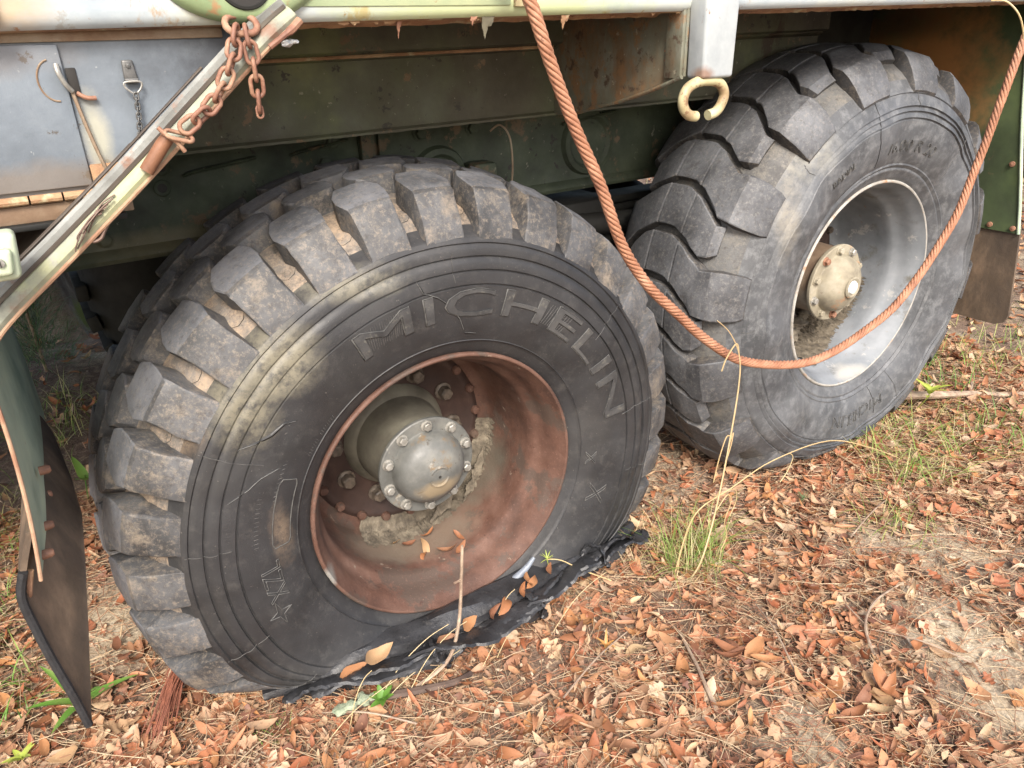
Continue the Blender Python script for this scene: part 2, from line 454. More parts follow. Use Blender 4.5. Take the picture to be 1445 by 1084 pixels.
def mat_leafy(name, cols, rough=.55, obj_random=False, trans=.25):
    m, nt, b = mat_new(name)
    if obj_random:
        f = nt.nodes.new("ShaderNodeObjectInfo").outputs["Random"]
    else:
        f = nt.nodes.new("ShaderNodeNewGeometry").outputs["Random Per Island"]
    n = len(cols)
    c = ramp(nt, f, [(i / n, col) for i, col in enumerate(cols)], 'CONSTANT')
    tc = nt.nodes.new("ShaderNodeTexCoord").outputs["Object"]
    k = noise(nt, 45, 7, .7, tc)
    c = mix(nt, ramp(nt, k, [(.35, .0), (.75, .55)]), c, (.30, .17, .10))
    c = mix(nt, ramp(nt, noise(nt, 160, 4, .7, tc), [(.55, .0), (.72, .5)]), c, (.09, .05, .035))
    nt.links.new(c, b.inputs["Base Color"])
    b.inputs["Roughness"].default_value = rough
    b.inputs["Specular IOR Level"].default_value = .35
    bump(nt, b, noise(nt, 130, 6, .7, tc), .3, .001)
    if trans:
        t = nt.nodes.new("ShaderNodeBsdfTranslucent")
        nt.links.new(c, t.inputs[0])
        ms = nt.nodes.new("ShaderNodeMixShader"); ms.inputs[0].default_value = trans
        out = nt.nodes["Material Output"]
        nt.links.new(b.outputs[0], ms.inputs[1]); nt.links.new(t.outputs[0], ms.inputs[2])
        nt.links.new(ms.outputs[0], out.inputs[0])
    return m
LEAF_COLS = [(.58, .42, .31), (.50, .36, .26), (.30, .19, .13), (.62, .52, .42), (.42, .165, .085), (.50, .24, .14), (.34, .12, .06), (.55, .33, .20), (.46, .19, .10), (.58, .42, .28), (.30, .15, .09), (.52, .27, .16),
             (.62, .50, .36), (.38, .15, .09), (.44, .26, .17), (.56, .30, .14), (.20, .09, .06), (.60, .44, .32), (.48, .20, .12), (.16, .075, .06)]
LEAF_COLS = [(c[0] * .86, c[1] * .77, c[2] * .66) for c in LEAF_COLS]
M_leaf = mat_leafy("dead_leaf", LEAF_COLS, trans=.15)
M_leaf_obj = mat_leafy("dead_leaf_large", [(.38, .155, .065), (.46, .22, .095), (.30, .12, .055), (.50, .32, .17), (.42, .19, .08), (.22, .09, .05), (.52, .38, .22), (.36, .18, .10)], obj_random=True)
M_needle = mat_leafy("pine_needle", [(.42, .22, .12), (.55, .40, .25), (.34, .15, .09), (.62, .50, .33), (.28, .13, .08), (.58, .46, .30)], trans=.1)
M_chaff = mat_leafy("leaf_fragment", [(.55, .42, .28), (.34, .20, .13), (.20, .12, .08), (.62, .52, .38), (.44, .24, .15), (.13, .08, .06), (.50, .33, .22)], trans=.1)
def mat_green(name, cols, trans=.35):
    m, nt, b = mat_new(name)
    f = nt.nodes.new("ShaderNodeNewGeometry").outputs["Random Per Island"]
    n = len(cols)
    c = ramp(nt, f, [(i / n, col) for i, col in enumerate(cols)], 'CONSTANT')
    c = mix(nt, ramp(nt, noise(nt, 25, 5), [(.45, .0), (.8, .5)]), c, (.32, .28, .12))
    nt.links.new(c, b.inputs["Base Color"])
    b.inputs["Roughness"].default_value = .5
    t = nt.nodes.new("ShaderNodeBsdfTranslucent"); nt.links.new(c, t.inputs[0])
    ms = nt.nodes.new("ShaderNodeMixShader"); ms.inputs[0].default_value = trans
    nt.links.new(b.outputs[0], ms.inputs[1]); nt.links.new(t.outputs[0], ms.inputs[2])
    nt.links.new(ms.outputs[0], nt.nodes["Material Output"].inputs[0])
    return m
M_grass = mat_green("grass_blade", [(.16, .27, .05), (.25, .36, .08), (.38, .43, .13), (.48, .45, .20), (.20, .33, .06), (.52, .47, .26)])
M_grass_green = mat_green("fresh_green_blade", [(.09, .22, .04), (.14, .30, .05), (.20, .34, .07)])
M_straw = mat_green("straw_stalk", [(.55, .42, .22), (.62, .50, .30), (.48, .33, .17)], .1)
M_yellow = mat_green("yellow_green_leaf", [(.55, .58, .10), (.42, .50, .09), (.60, .50, .12)])
M_orange_sprig = mat_green("orange_star_leaf", [(.62, .34, .10), (.55, .28, .09)])
M_foliage = mat_green("tree_foliage", [(.05, .10, .025), (.08, .14, .03), (.12, .19, .045)])
M_pinegreen = mat_green("pine_sapling_needles", [(.07, .15, .06), (.12, .21, .09), (.20, .28, .14)])

# ground
m, nt, b = mat_new("forest_floor_soil")
tc = nt.nodes.new("ShaderNodeTexCoord").outputs["Object"]
sand = ramp(nt, noise(nt, 60, 10, .7, tc), [(.3, (.28, .215, .14)), (.5, (.45, .37, .26)), (.7, (.56, .49, .37))])
soil = ramp(nt, noise(nt, 45, 10, .72, tc), [(.3, (.07, .045, .03)), (.5, (.18, .12, .085)), (.68, (.38, .28, .19))])
col = mix(nt, ramp(nt, noise(nt, 2.6, 6, .6, tc), [(.52, .0), (.68, 1.0)]), soil, sand)
vor = nt.nodes.new("ShaderNodeTexVoronoi"); vor.inputs["Scale"].default_value = 120; nt.links.new(tc, vor.inputs["Vector"])
col = mix(nt, ramp(nt, noise(nt, 220, 4, .7, tc), [(.52, .0), (.62, .8)]), col, (.13, .08, .055))
for c0, r0 in (((.816, -.607, GZ), .15), ((.36, -.584, GZ), .11), ((-.613, .41, GZ), .20), ((1.1, -.45, GZ), .15), ((.70, -.75, GZ), .12)):
    col = mix(nt, math_(nt, 'MULTIPLY', blob(nt, c0, r0, .7, (1, 1, 3)), .8), col, sand)
nt.links.new(col, b.inputs["Base Color"])
b.inputs["Roughness"].default_value = .95
bump(nt, b, math_(nt, 'ADD', noise(nt, 90, 10, .75, tc), math_(nt, 'MULTIPLY', vor.outputs["Distance"], .5)), .8, .006)
M_ground = m

# ------------------------------------------------------------------ ground sheet
def axis(c, lim_lo, lim_hi, n):
    u = np.linspace(-1, 1, n)
    s = np.sinh(u * 4.6) / np.sinh(4.6)
    return np.where(s < 0, c + s * (c - lim_lo), c + s * (lim_hi - c))
gx = axis(.6, -60, 60, 261); gy = axis(-.1, -60, 60, 261)
X, Y = np.meshgrid(gx, gy, indexing='ij')
Z = ground_h(X, Y)
n = len(gx)
V = np.stack([X, Y, Z], -1).reshape(-1, 3)
F = [(i * n + j, (i + 1) * n + j, (i + 1) * n + j + 1, i * n + j + 1) for i in range(n - 1) for j in range(n - 1)]
tag(obj("ground", V, F, M_ground, ang=180), kind="structure")

# ------------------------------------------------------------------ truck root
truck = empty("military_truck", (0.6, 0.9, GZ))
tag(truck, "derelict army truck on a flat tyre, faded green and grey paint, standing on leaf litter", "truck")

# ------------------------------------------------------------------ tyres
class Wheel:
    def __init__(s, cx, cz, flat, side=1):
        s.cx, s.cz, s.flat = cx, cz, flat
    def deform(s, P):
        """P (n,3) in wheel coordinates -> world coordinates with the squash of a flat tyre"""
        P = np.array(P, float)
        x, y, z = P[:, 0].copy(), P[:, 1].copy(), P[:, 2].copy()
        r = np.hypot(x, z)
        zg = GZ + .004 - s.cz
        if s.flat == 2: z0, k1, k2 = -.195, .22, .34
        elif s.flat == 1: z0, k1, k2 = -.425, -.42, -.05
        else: z0, k1, k2 = zg - 1, 0, 0
        av = z0 - zg
        d = np.maximum(z0 - z, 0)
        d2 = av * (1 - np.exp(-d / av))
        w = smooth(.278, .37, r)
        dz = (d - d2) * w
        z = z + dz
        mid = .17
        sg = np.where(y < mid, 1.0, -1.0)
        h = k1 * np.exp(-((r - .43) / .06) ** 2) * (1 if s.flat == 1 else -1) + k2 * smooth(.46, .57, r)
        y = y + sg * dz * h * smooth(0, .06, np.abs(y - mid))
        x = x * (1 + .18 * dz * (1 if s.flat == 2 else .6))
        return np.stack([x + s.cx, y, z + s.cz], 1)

def tyre_profile(kind):
    if kind == 'front':
        ribs = [.412, .437, .460]
        out = [(.255, .060), (.262, .030), (.270, .014), (.279, .004), (.288, -.002), (.298, -.007), (.3035, -.010), (.305, -.013), (.3065, -.012),
               (.315, -.016), (.33, -.0225), (.35, -.029), (.37, -.033), (.39, -.0355), (.402, -.0362)]
        y0 = {.412: -.0365, .437: -.0350, .460: -.0310}
        for rr in ribs:
            y = y0[rr]
            out += [(rr - .0022, y), (rr - .0004, y + .0030), (rr + .0008, y + .0030), (rr + .0022, y - .0006), (rr + .012, y - .0004)]
        out += [(.479, -.0285), (.4815, -.0262), (.484, -.0285), (.4905, -.0262), (.4925, -.0245), (.498, -.012), (.508, .002), (.519, .018), (.530, .038), (.541, .065), (.550, .10), (.556, .14), (.558, .17)]
    else:
        out = [(.255, .060), (.262, .030), (.270, .010), (.279, -.002), (.288, -.008), (.298, -.011), (.302, -.015), (.305, -.0155), (.309, -.014), (.316, -.020), (.32, -.019),
               (.335, -.027), (.355, -.033), (.375, -.037), (.395, -.039)]
        for rr, y in ((.425, -.039), (.440, -.038), (.452, -.036)):
            out += [(rr - .004, y), (rr - .0012, y + .003), (rr + .001, y + .0032), (rr + .0028, y - .0015)]
        out += [(.470, -.030), (.478, -.0265), (.4805, -.022), (.483, -.0245), (.492, -.018), (.510, -.004), (.526, .014), (.541, .038), (.555, .070), (.563, .10), (.568, .14), (.569, .17)]
    inner = [(r, .34 - y) for r, y in reversed(out[:-1])]
    return out + inner

def side_y(kind, r):
    pts = [(r_, y_) for r_, y_ in tyre_profile(kind)[:40] if y_ < .1]
    rs = [p[0] for p in pts]; ys = [p[1] for p in pts]
    return np.interp(r, rs, ys)

def surf_off(kind, a, r):
    a = np.mod(np.asarray(a, float), 2 * np.pi)
    wob = (vnoise(a * 9.0 / 6.2832 * 7, r * 30, 1.0) - .5) * .0035 * smooth(.32, .40, r)
    if kind == 'rear':
        puck = (.0045 * np.sin(a * 9 + .7) + .003 * np.sin(a * 17)) * np.exp(-((r - .40) / .06) ** 2)
    else:
        puck = .003 * np.sin(a * 5 + 1.3) * np.exp(-((r - .40) / .05) ** 2)
    return wob + puck

def make_carcass(W, kind, mside, mgroove, parent, name="tyre"):
    prof = tyre_profile(kind)
    n = 220; m = len(prof)
    A = np.linspace(0, 2 * np.pi, n, endpoint=False)
    pr = np.array(prof)
    P = np.zeros((n, m, 3))
    so = surf_off(kind, A[:, None] + 0 * pr[None, :, 0], pr[None, :, 0] + 0 * A[:, None])
    P[:, :, 0] = pr[None, :, 0] * np.cos(A)[:, None]
    P[:, :, 2] = pr[None, :, 0] * np.sin(A)[:, None]
    P[:, :, 1] = pr[None, :, 1] + so
    V = W.deform(P.reshape(-1, 3))
    F = []
    mi = []
    for k in range(n):
        l = (k + 1) % n
        for i in range(m - 1):
            F.append((k * m + i, k * m + i + 1, l * m + i + 1, l * m + i))
            mi.append(1 if (prof[i][0] > .505 and prof[i + 1][0] > .505) else 0)
    o = obj(name, V, F, mside, parent, 40)
    o.data.materials.append(mgroove)
    o.data.polygons.foreach_set("material_index", mi)
    return o

def lug(W, name, rows, th0, mat, parent, jit=.0005, ang=27, mtop=None, top0=0):
    """rows: (y, r_top, y_base, r_base, centre_deg, halfwidth_deg). Lofted rubber block."""
    if mtop: rows = [(a_, b_, c_, d_ - .014, e_, f_) for a_, b_, c_, d_, e_, f_ in rows]
    secs = []
    def cols(y, rt, yb, rb, c, hw, topfrac=1.0):
        hw = hw + .28
        t0 = th0 + c
        out = []
        e = .28; bv = .75
        for (dt, f) in ((-hw - .40, 0), (-hw - .06, .87), (-hw + .06, .965), (-hw + .34, 1.0), (0, 1.004), (hw - .34, 1.0), (hw - .06, .965), (hw + .06, .87), (hw + .40, 0)):
            f = f * topfrac
            r = rb + (rt - rb) * f
            yy = yb + (y - yb) * f
            a = R(t0 + dt)
            out.append((r * math.cos(a), yy, r * math.sin(a)))
        return out
    r0 = rows[0]; rn = rows[-1]
    secs.append(cols(*r0, topfrac=0))
    for r_ in rows: secs.append(cols(*r_))
    secs.append(cols(*rn, topfrac=0))
    nc = 9
    V = np.array([p for s_ in secs for p in s_])
    V += rng.normal(0, jit, V.shape)
    V = W.deform(V)
    F = []
    for i in range(len(secs) - 1):
        for j in range(nc - 1):
            F.append((i * nc + j, i * nc + j + 1, (i + 1) * nc + j + 1, (i + 1) * nc + j))
    F.append(tuple(range(nc - 1, -1, -1)))
    F.append(tuple((len(secs) - 1) * nc + j for j in range(nc)))
    o = obj(name, V, [f[::-1] for f in F], mat, parent, ang)
    if mtop:
        o.data.materials.append(mtop)
        mi = [1 if (top0 <= i < len(secs) - 2 and 2 <= j <= 5) else 0 for i in range(len(secs) - 1) for j in range(nc - 1)] + [0, 0]
        if len(mi) == len(o.data.polygons): o.data.polygons.foreach_set("material_index", mi)
    return o

def tread_front(W, parent):
    NB = 32; p = 360 / NB
    for k in range(NB):
        t = 21.6 + p * k
        j = lambda s=.25: random.uniform(-s, s)
        # shoulder block: runs up the sidewall and over onto the crown
        lug(W, "tread_block", [(-.0262, .4895, -.020, .4895, 0, 3.75), (-.0240, .4985, -.010, .496, 0, 3.7), (-.0155, .524, .004, .510, 0, 3.55), (-.0050, .5425, .018, .526, 0, 3.4),
             (.0045, .5580, .024, .535, 0, 3.4), (.0085, .5655, .030, .540, 0, 3.4), (.0150, .5700, .034, .544, 0, 3.45), (.040, .5775, .045, .550, j(), 4.0), (.066, .5815, .066, .556, j(), 3.75), (.088, .5860, .086, .560, j(), 2.6), (.095, .5835, .093, .560, j(), 2.2)],
            t, M_block_front, parent, mtop=M_blocktop_front, top0=7)
        lug(W, "tread_block", [(.106, .5815, .104, .560, j(), 2.3), (.113, .5855, .112, .561, j(), 3.2), (.132, .5865, .132, .564, j(), 4.1), (.150, .5880, .150, .566, j(), 4.0), (.166, .5875, .166, .566, j(), 2.8), (.173, .586, .174, .566, 0, 2.0)],
            t + p / 2, M_block_front, parent, mtop=M_blocktop_front, top0=2)
        lug(W, "tread_block", [(.181, .586, .180, .565, j(), 2.2), (.188, .5880, .188, .565, j(), 3.1), (.206, .5880, .206, .564, j(), 4.1), (.224, .593, .224, .563, j(), 3.6), (.238, .586, .240, .561, j(), 2.3)],
            t, M_block_front, parent, mtop=M_blocktop_front, top0=2)
        lug(W, "tread_block", [(.250, .586, .252, .560, j(), 2.2), (.262, .587, .262, .560, j(), 3.4), (.290, .588, .290, .557, j(), 3.9), (.322, .5785, .305, .552, 0, 3.3), (.334, .5715, .312, .545, 0, 3.2), (.348, .552, .326, .53, 0, 3.5), (.362, .515, .345, .505, 0, 4.0)],
            t + p / 2, M_block_front, parent, mtop=M_blocktop_front, top0=2)

def tread_rear(W, parent):
    NB = 32; p = 360 / NB
    def c(y):   # chevron of the bar: offset in degrees as it crosses the crown
        return float(np.interp(y, [.03, .060, .105, .150, .215, .262, .32], [0, -1.0, -4.6, -6.6, -6.6, -4.0, -1.0]))
    def rtop(y):
        return .588 - 3.2 * max(0, abs(y - .17) - .06) ** 2 * 1.0 - .02 * smooth(.13, .17, abs(y - .17))
    for k in range(NB):
        t = 104.0 + p * k
        long_near = (k % 2 == 0)
        rows = []
        if long_near:
            rows += [(-.027, .488, -.018, .485, 0, 5.2), (-.024, .505, -.006, .498, 0, 5.6), (-.010, .535, .012, .52, 0, 5.7), (.006, .558, .022, .54, 0, 5.6), (.020, .570, .030, .548, 0, 5.4),
                     (.050, .5775, .048, .552, c(.05) + .6, 5.0), (.066, .579, .064, .554, c(.066), 4.8)]
        else:
            rows += [(.034, .552, .046, .548, -1.5, 3.0), (.046, .572, .052, .552, c(.046) - .2, 3.4), (.066, .579, .064, .554, c(.066), 4.4)]
        for y in (.085, .105):
            rows.append((y, rtop(y), y, .558, c(y), 4.45))
        yy = [.120, .1212, .1262, .1274]      # shallow sipe across the bar
        for y, dr in zip(yy, (0, -.006, -.006, 0)):
            rows.append((y, rtop(y) + dr, y, .560, c(y), 4.45))
        for y in (.145, .165, .185):
            rows.append((y, rtop(y), y, .562, c(y), 4.45))
        for y, dr in zip((.205, .2062, .2112, .2124), (0, -.006, -.006, 0)):
            rows.append((y, rtop(y) + dr, y, .560, c(y), 4.45))
        rows.append((.235, rtop(.235), .235, .558, c(.235), 4.7))
        if long_near:
            rows += [(.270, .579, .272, .554, c(.27), 3.9), (.292, .572, .288, .55, -1.5, 3.2), (.304, .552, .294, .545, -1, 3.0)]
        else:
            rows += [(.275, .579, .276, .554, c(.275), 4.5), (.315, .570, .31, .548, 0, 5.4), (.334, .558, .318, .54, 0, 5.6), (.350, .535, .328, .52, 0, 5.7), (.364, .500, .350, .496, 0, 5.3)]
        lug(W, "tread_bar", rows, t, M_block_rear, parent, .0004, 24, mtop=M_blocktop_rear, top0=1)

def side_text(W, kind, body, r0, r1, th_start, th_end, parent, depth=.0012, shear=0.0, name="raised_lettering", mat=None, fill=False):
    cu = bpy.data.curves.new("lettering", 'FONT')
    cu.body = body
    cu.size = 1
    cu.shear = shear
    cu.resolution_u = 3
    cu.space_character = 1.05
    if fill:
        cu.fill_mode = 'BOTH'; cu.extrude = depth / (r1 - r0) * .72
        cu.offset = 0.0
    else:
        cu.fill_mode = 'NONE'
        cu.offset = 0.0
        cu.bevel_depth = depth / (r1 - r0) * .72
        cu.bevel_resolution = 0
    t = bpy.data.objects.new("lettering", cu)
    scene.collection.objects.link(t)
    dg = bpy.context.evaluated_depsgraph_get(); dg.update()
    me = bpy.data.meshes.new_from_object(t.evaluated_get(dg))
    scene.collection.objects.unlink(t)
    bpy.data.objects.remove(t)
    bm = bmesh.new(); bm.from_mesh(me)
    for _ in range(4 if fill else 2):
        long_ = [e for e in bm.edges if e.calc_length() > .12]
        if long_: bmesh.ops.subdivide_edges(bm, edges=long_, cuts=1)
    bmesh.ops.triangulate(bm, faces=[f for f in bm.faces if len(f.verts) > 4])
    bm.to_mesh(me); bm.free()
    co = np.zeros(len(me.vertices) * 3); me.vertices.foreach_get("co", co); co = co.reshape(-1, 3)
    x0, x1 = co[:, 0].min(), co[:, 0].max()
    y0, y1 = co[:, 1].min(), co[:, 1].max()
    u = (co[:, 0] - x0) / (x1 - x0); v = (co[:, 1] - y0) / (y1 - y0)
    th = np.radians(th_start + (th_end - th_start) * u)
    r = r0 + (r1 - r0) * v
    zz = co[:, 2] * (r1 - r0) / .72
    P = np.stack([r * np.cos(th), side_y(kind, r) + surf_off(kind, th, r) - .0010 - zz, r * np.sin(th)], 1)
    W2 = W.deform(P)
    me.vertices.foreach_set("co", W2.reshape(-1)); me.update()
    me.materials.clear(); me.materials.append(mat or M_mould)
    me.shade_smooth()
    o = bpy.data.objects.new(name, me)
    return link(o, parent)

def side_line(W, kind, pts, parent, name, w=.0010, mat=None, h=.0006, n=6, wl=None):
    """raised line on the sidewall through (theta_deg, r) points"""
    P = []
    for i in range(len(pts) - 1):
        for k in range(n):
            f = k / n
            P.append((pts[i][0] + (pts[i + 1][0] - pts[i][0]) * f, pts[i][1] + (pts[i + 1][1] - pts[i][1]) * f))
    P.append(pts[-1])
    Q = W.deform([(r * math.cos(R(a)), side_y(kind, r) + float(surf_off(kind, R(a), r)) - h, r * math.sin(R(a))) for a, r in P])
    m = len(Q)
    ws = wl if wl is not None else [w] * m
    if len(ws) != m: ws = list(np.interp(np.linspace(0, 1, m), np.linspace(0, 1, len(ws)), ws))
    V, F = tube(Q, ws, 5)
    return obj(name, V, F, mat or M_mould, parent, 60)

# ---- front wheel ----
WF = Wheel(0, 0, 2)
wheel_f = empty("wheel", (0, .1, 0), truck)
wheel_f["label"] = "wheel with rusty red rim and flat, torn tyre"
tyre_f = make_carcass(WF, 'front', M_tyre_front, M_groove_front, wheel_f)
tread_front(WF, wheel_f)
side_text(WF, 'front', "MICHELIN", .357, .405, 115.5, 9.5, wheel_f, .0020, 0.0, fill=True, mat=M_letter)
side_text(WF, 'front', "MICHELIN", .355, .407, 116, 9, wheel_f, .0008, 0.0)
side_text(WF, 'front', "X", .315, .338, -3, -9, wheel_f, .0010)
side_text(WF, 'front', "X", .335, .375, -16, -24, wheel_f, .0010)
side_text(WF, 'front', "XZL", .345, .380, 192, 179, wheel_f, .0009)
mb_pts = lambda a, r: (a, r)
# hatching inside the first letter
hp = []
for i in range(22):
    a = 115.0 - i * .62
    hp.append(side_line(WF, 'front', [(a, .360 + .002 * (i % 3)), (a - 1.0, .403)], wheel_f, "hatch_line", .0004, M_mould, .0002, 3))
    if i >= 21: break
for i in range(10):
    a = 58.5 - i * .9
    side_line(WF, 'front', [(a, .362), (a - 1.0, .402)], wheel_f, "hatch_line", .0004, M_mould, .0002, 3)
# rounded rectangle, star and mould seams
rr = [(154.5, .323), (154.5, .349), (156, .353), (174, .353), (175.5, .349), (175.5, .323), (174, .3195), (156, .3195), (154.5, .323)]
side_line(WF, 'front', rr, wheel_f, "moulded_frame", .0010)
st = []
for i in range(9):
    a = math.pi / 4 * i; q = .021 if i % 2 == 0 else .006
    st.append((-164.3 + math.degrees(q * math.sin(a) / .375) * 1.3, .374 + q * math.cos(a)))
side_line(WF, 'front', st, wheel_f, "moulded_star", .0009)
for a, r0_, r1_ in ((199.5, .41, .488), (151, .39, .49), (172, .42, .488), (222, .43, .488), (38, .40, .488), (8, .40, .485), (-12, .42, .49), (88, .42, .47)):
    side_line(WF, 'front', [(a, r0_), (a + .6, (r0_ + r1_) / 2), (a + .3, r1_)], wheel_f, "mould_seam", .0006)
# small print, too worn to read: short raised dashes
for i in range(15):
    a = 147 - i * .9 - (1.2 if i > 6 else 0)
    side_line(WF, 'front', [(a, .312), (a - .3, .318)], wheel_f, "worn_small_print", .0006, None, .0002, 2)
for i in range(12):
    a = 160 + i * 1.2
    side_line(WF, 'front', [(a, .377), (a, .3845)], wheel_f, "worn_small_print", .0005, None, .0002, 2)
for i in range(9):
    a = 150 + i * 1.3
    side_line(WF, 'front', [(a, .352), (a + .5, .3575)], wheel_f, "worn_small_print", .0005, None, .0002, 2)
# splits in the sidewall
def crack(W, kind, pts, parent, width=.0030):
    nn = (len(pts) - 1) * 6 + 1
    prof = [.0004 + width * math.sin(math.pi * i / (nn - 1)) for i in range(nn)]
    side_line(W, kind, pts, parent, "sidewall_split", mat=M_crack, h=.0002, wl=prof)
    side_line(W, kind, [(a + .35, r + .0022) for a, r in pts], parent, "split_lip", mat=M_crack_edge, h=.0012, wl=[q * .35 + .0002 for q in prof])
crack(WF, 'front', [(148.5, .437), (146.0, .415), (143.5, .40), (140.0, .390), (138.0, .373)], wheel_f, .0028)
crack(WF, 'front', [(160.5, .428), (157, .40), (154, .385), (151, .362)], wheel_f, .0012)
crack(WF, 'front', [(97, .437), (96, .414), (92.5, .400), (90, .385), (86, .352), (83.4, .322), (79, .318)], wheel_f, .0013)
for a in range(32):   # perished cracks at the foot of every groove
    if 200 < (16 + 11.25 * a) % 360 < 340: continue
    t = 16 + 11.25 * a
    side_t = [(t + 2.0, .5355), (t + .6, .5305), (t - .8, .5315), (t - 1.9, .5365)]
    Q = [((r - .010) * math.cos(R(q)), np.interp(r - .010, [.498, .508, .519, .530], [-.012, .002, .018, .038]) - .0004, (r - .010) * math.sin(R(q))) for q, r in side_t]
    V, F = tube(WF.deform(Q), [.0002, .0005, .0006, .0002], 5)
    obj("groove_crack", V, F, M_crack, wheel_f, 60)

# rim: flange, gutter, barrel, disc
def rim(cx, cz, mat, medge, parent, dmat):
    n = 96
    prof = [(.262, .075), (.270, .040), (.2755, .012), (.2785, .002), (.2785, -.003), (.2765, -.0055), (.2735, -.0060), (.2715, -.0045)]
    V, F = lathe_y(prof, cx, cz, n); obj("rim_edge", V, F, medge, parent, 50)
    prof = [(.2715, -.0045), (.2685, .002), (.264, .010), (.2585, .019), (.2545, .029), (.252, .040), (.2495, .051), (.2455, .061), (.2400, .069), (.2365, .078), (.2355, .092), (.2355, .12), (.234, .16), (.232, .20), (.229, .232), (.222, .246), (.205, .252)]
    V, F = lathe_y(prof, cx, cz, n); obj("rim_barrel", V, F, mat, parent, 50)
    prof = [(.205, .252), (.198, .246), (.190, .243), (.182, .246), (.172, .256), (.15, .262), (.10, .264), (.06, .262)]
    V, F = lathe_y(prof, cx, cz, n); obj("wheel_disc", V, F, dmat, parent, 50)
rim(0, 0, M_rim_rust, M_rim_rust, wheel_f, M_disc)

def hexbolt(c, r, h, mat, parent, name="bolt", dome=True, ax=-1, rot=0):
    V = []; F = []
    c = Vector(c)
    V2, F2 = [], []
    def ring(rad, y, n, a0=0): return [c + Vector((rad * math.cos(a0 + 2 * math.pi * k / n), y * ax, rad * math.sin(a0 + 2 * math.pi * k / n))) for k in range(n)]
    rings = [ring(r * 1.35, 0, 12), ring(r * 1.35, h * .15, 12), ring(r * 1.0, h * .2, 12, rot)]
    hexr = []
    for k in range(12):
        a = 2 * math.pi * k / 12
        rad = r * (1.0 if k % 2 == 0 else .885)
        hexr.append((rad, a + rot))
    rings.append([c + Vector((q * math.cos(a), h * .22 * ax, q * math.sin(a))) for q, a in hexr])
    rings.append([c + Vector((q * math.cos(a), h * .88 * ax, q * math.sin(a))) for q, a in hexr])
    rings.append([c + Vector((q * .82 * math.cos(a), h * 1.0 * ax, q * .82 * math.sin(a))) for q, a in hexr])
    rings.append([c + Vector((q * .35 * math.cos(a), h * (1.03 if dome else .96) * ax, q * .35 * math.sin(a))) for q, a in hexr])
    V = [v for rg in rings for v in rg]
    for i in range(len(rings) - 1):
        for k in range(12):
            l = (k + 1) % 12
            F.append((i * 12 + k, i * 12 + l, (i + 1) * 12 + l, (i + 1) * 12 + k))
    F.append(tuple((len(rings) - 1) * 12 + k for k in range(12)))
    return obj(name, V, F, mat, parent, 30)

def hub(cx, cz, yf, mcap, mside, mbolt, parent, style, rot0):
    prof = [(.118, .262), (.112, .245), (.100, .235), (.096, .20), (.093, yf + .03), (.093, yf + .016), (.097, yf + .013), (.099, yf + .009)]
    V, F = lathe_y(prof, cx, cz, 64); obj("hub_barrel", V, F, mside, parent, 40)
    prof = [(.099, yf + .009), (.1045, yf + .008), (.1055, yf + .004), (.1055, yf - .001), (.1035, yf - .003), (.080, yf - .003), (.0785, yf - .005), (.0775, yf - .010)]
    V, F = lathe_y(prof, cx, cz, 64); obj("hub_flange", V, F, mcap, parent, 35)
    prof = [(.0775, yf - .010)]
    for i in range(1, 13):
        a = math.pi / 2 * i / 12
        prof.append((.0765 * math.cos(a) if i < 12 else .0002, yf - .012 - .044 * math.sin(a)))
    V, F = lathe_y(prof, cx, cz, 64)
    cap = obj("hub_cap", V, F, mcap, parent, 50)
    ytip = yf - .056
    if style == 'front':
        for s in (1, -1):   # two raised crescents around a breather hole
            P = []
            for i in range(9):
                a = R(90 * s - 72 + 144 * i / 8)
                q = .021
                P.append((cx + q * math.cos(a), ytip + .0025, cz + q * math.sin(a)))
            V, F = tube(P, [.0015, .003, .0038, .004, .004, .004, .0038, .003, .0015], 8)
            obj("raised_crescent", V, F, mcap, parent)
        V, F = lathe_y([(.0032, ytip - .0008), (.0001, ytip - .0009)], cx, cz, 16); obj("breather_hole", V, F, M_hole, parent)
    else:
        V, F = lathe_y([(.030, ytip + .010), (.030, ytip - .001), (.026, ytip - .003), (.022, ytip - .002), (.019, ytip + .001)], cx, cz, 32); obj("plug_boss", V, F, mcap, parent)
        V, F = lathe_y([(.019, ytip + .001), (.016, ytip - .004), (.010, ytip - .006), (.0001, ytip - .006)], cx, cz, 24); obj("drain_plug", V, F, M_white, parent)
    for i in range(10):
        a = R(rot0 + 36 * i)
        hexbolt((cx + .0915 * math.cos(a), yf - .003, cz + .0915 * math.sin(a)), .0090, .012, mbolt[i % len(mbolt)], parent, "bolt", rot=random.random())
    for i in range(10):
        a = R(rot0 + 14 + 36 * i)
        hexbolt((cx + .142 * math.cos(a), .261, cz + .142 * math.sin(a)), .0150, .026, M_bolt_dark, parent, "lug_nut", rot=random.random())
    for i in range(20):
        a = R(rot0 + 5 + 18 * i)
        V, F = lathe_y([(.0105, 0), (.0105, -.006), (.0085, -.010), (.0001, -.011)], 0, 0, 14)
        V = [(v[0] + cx + .1935 * math.cos(a), v[1] + .2435, v[2] + cz + .1935 * math.sin(a)) for v in V]
        obj("rim_stud", V, F, M_rim_rust if style == 'front' else M_bolt_dark, parent)
hub(0, 0, .104, M_hub, M_hub_olive, [M_bolt], wheel_f, 'front', 16)

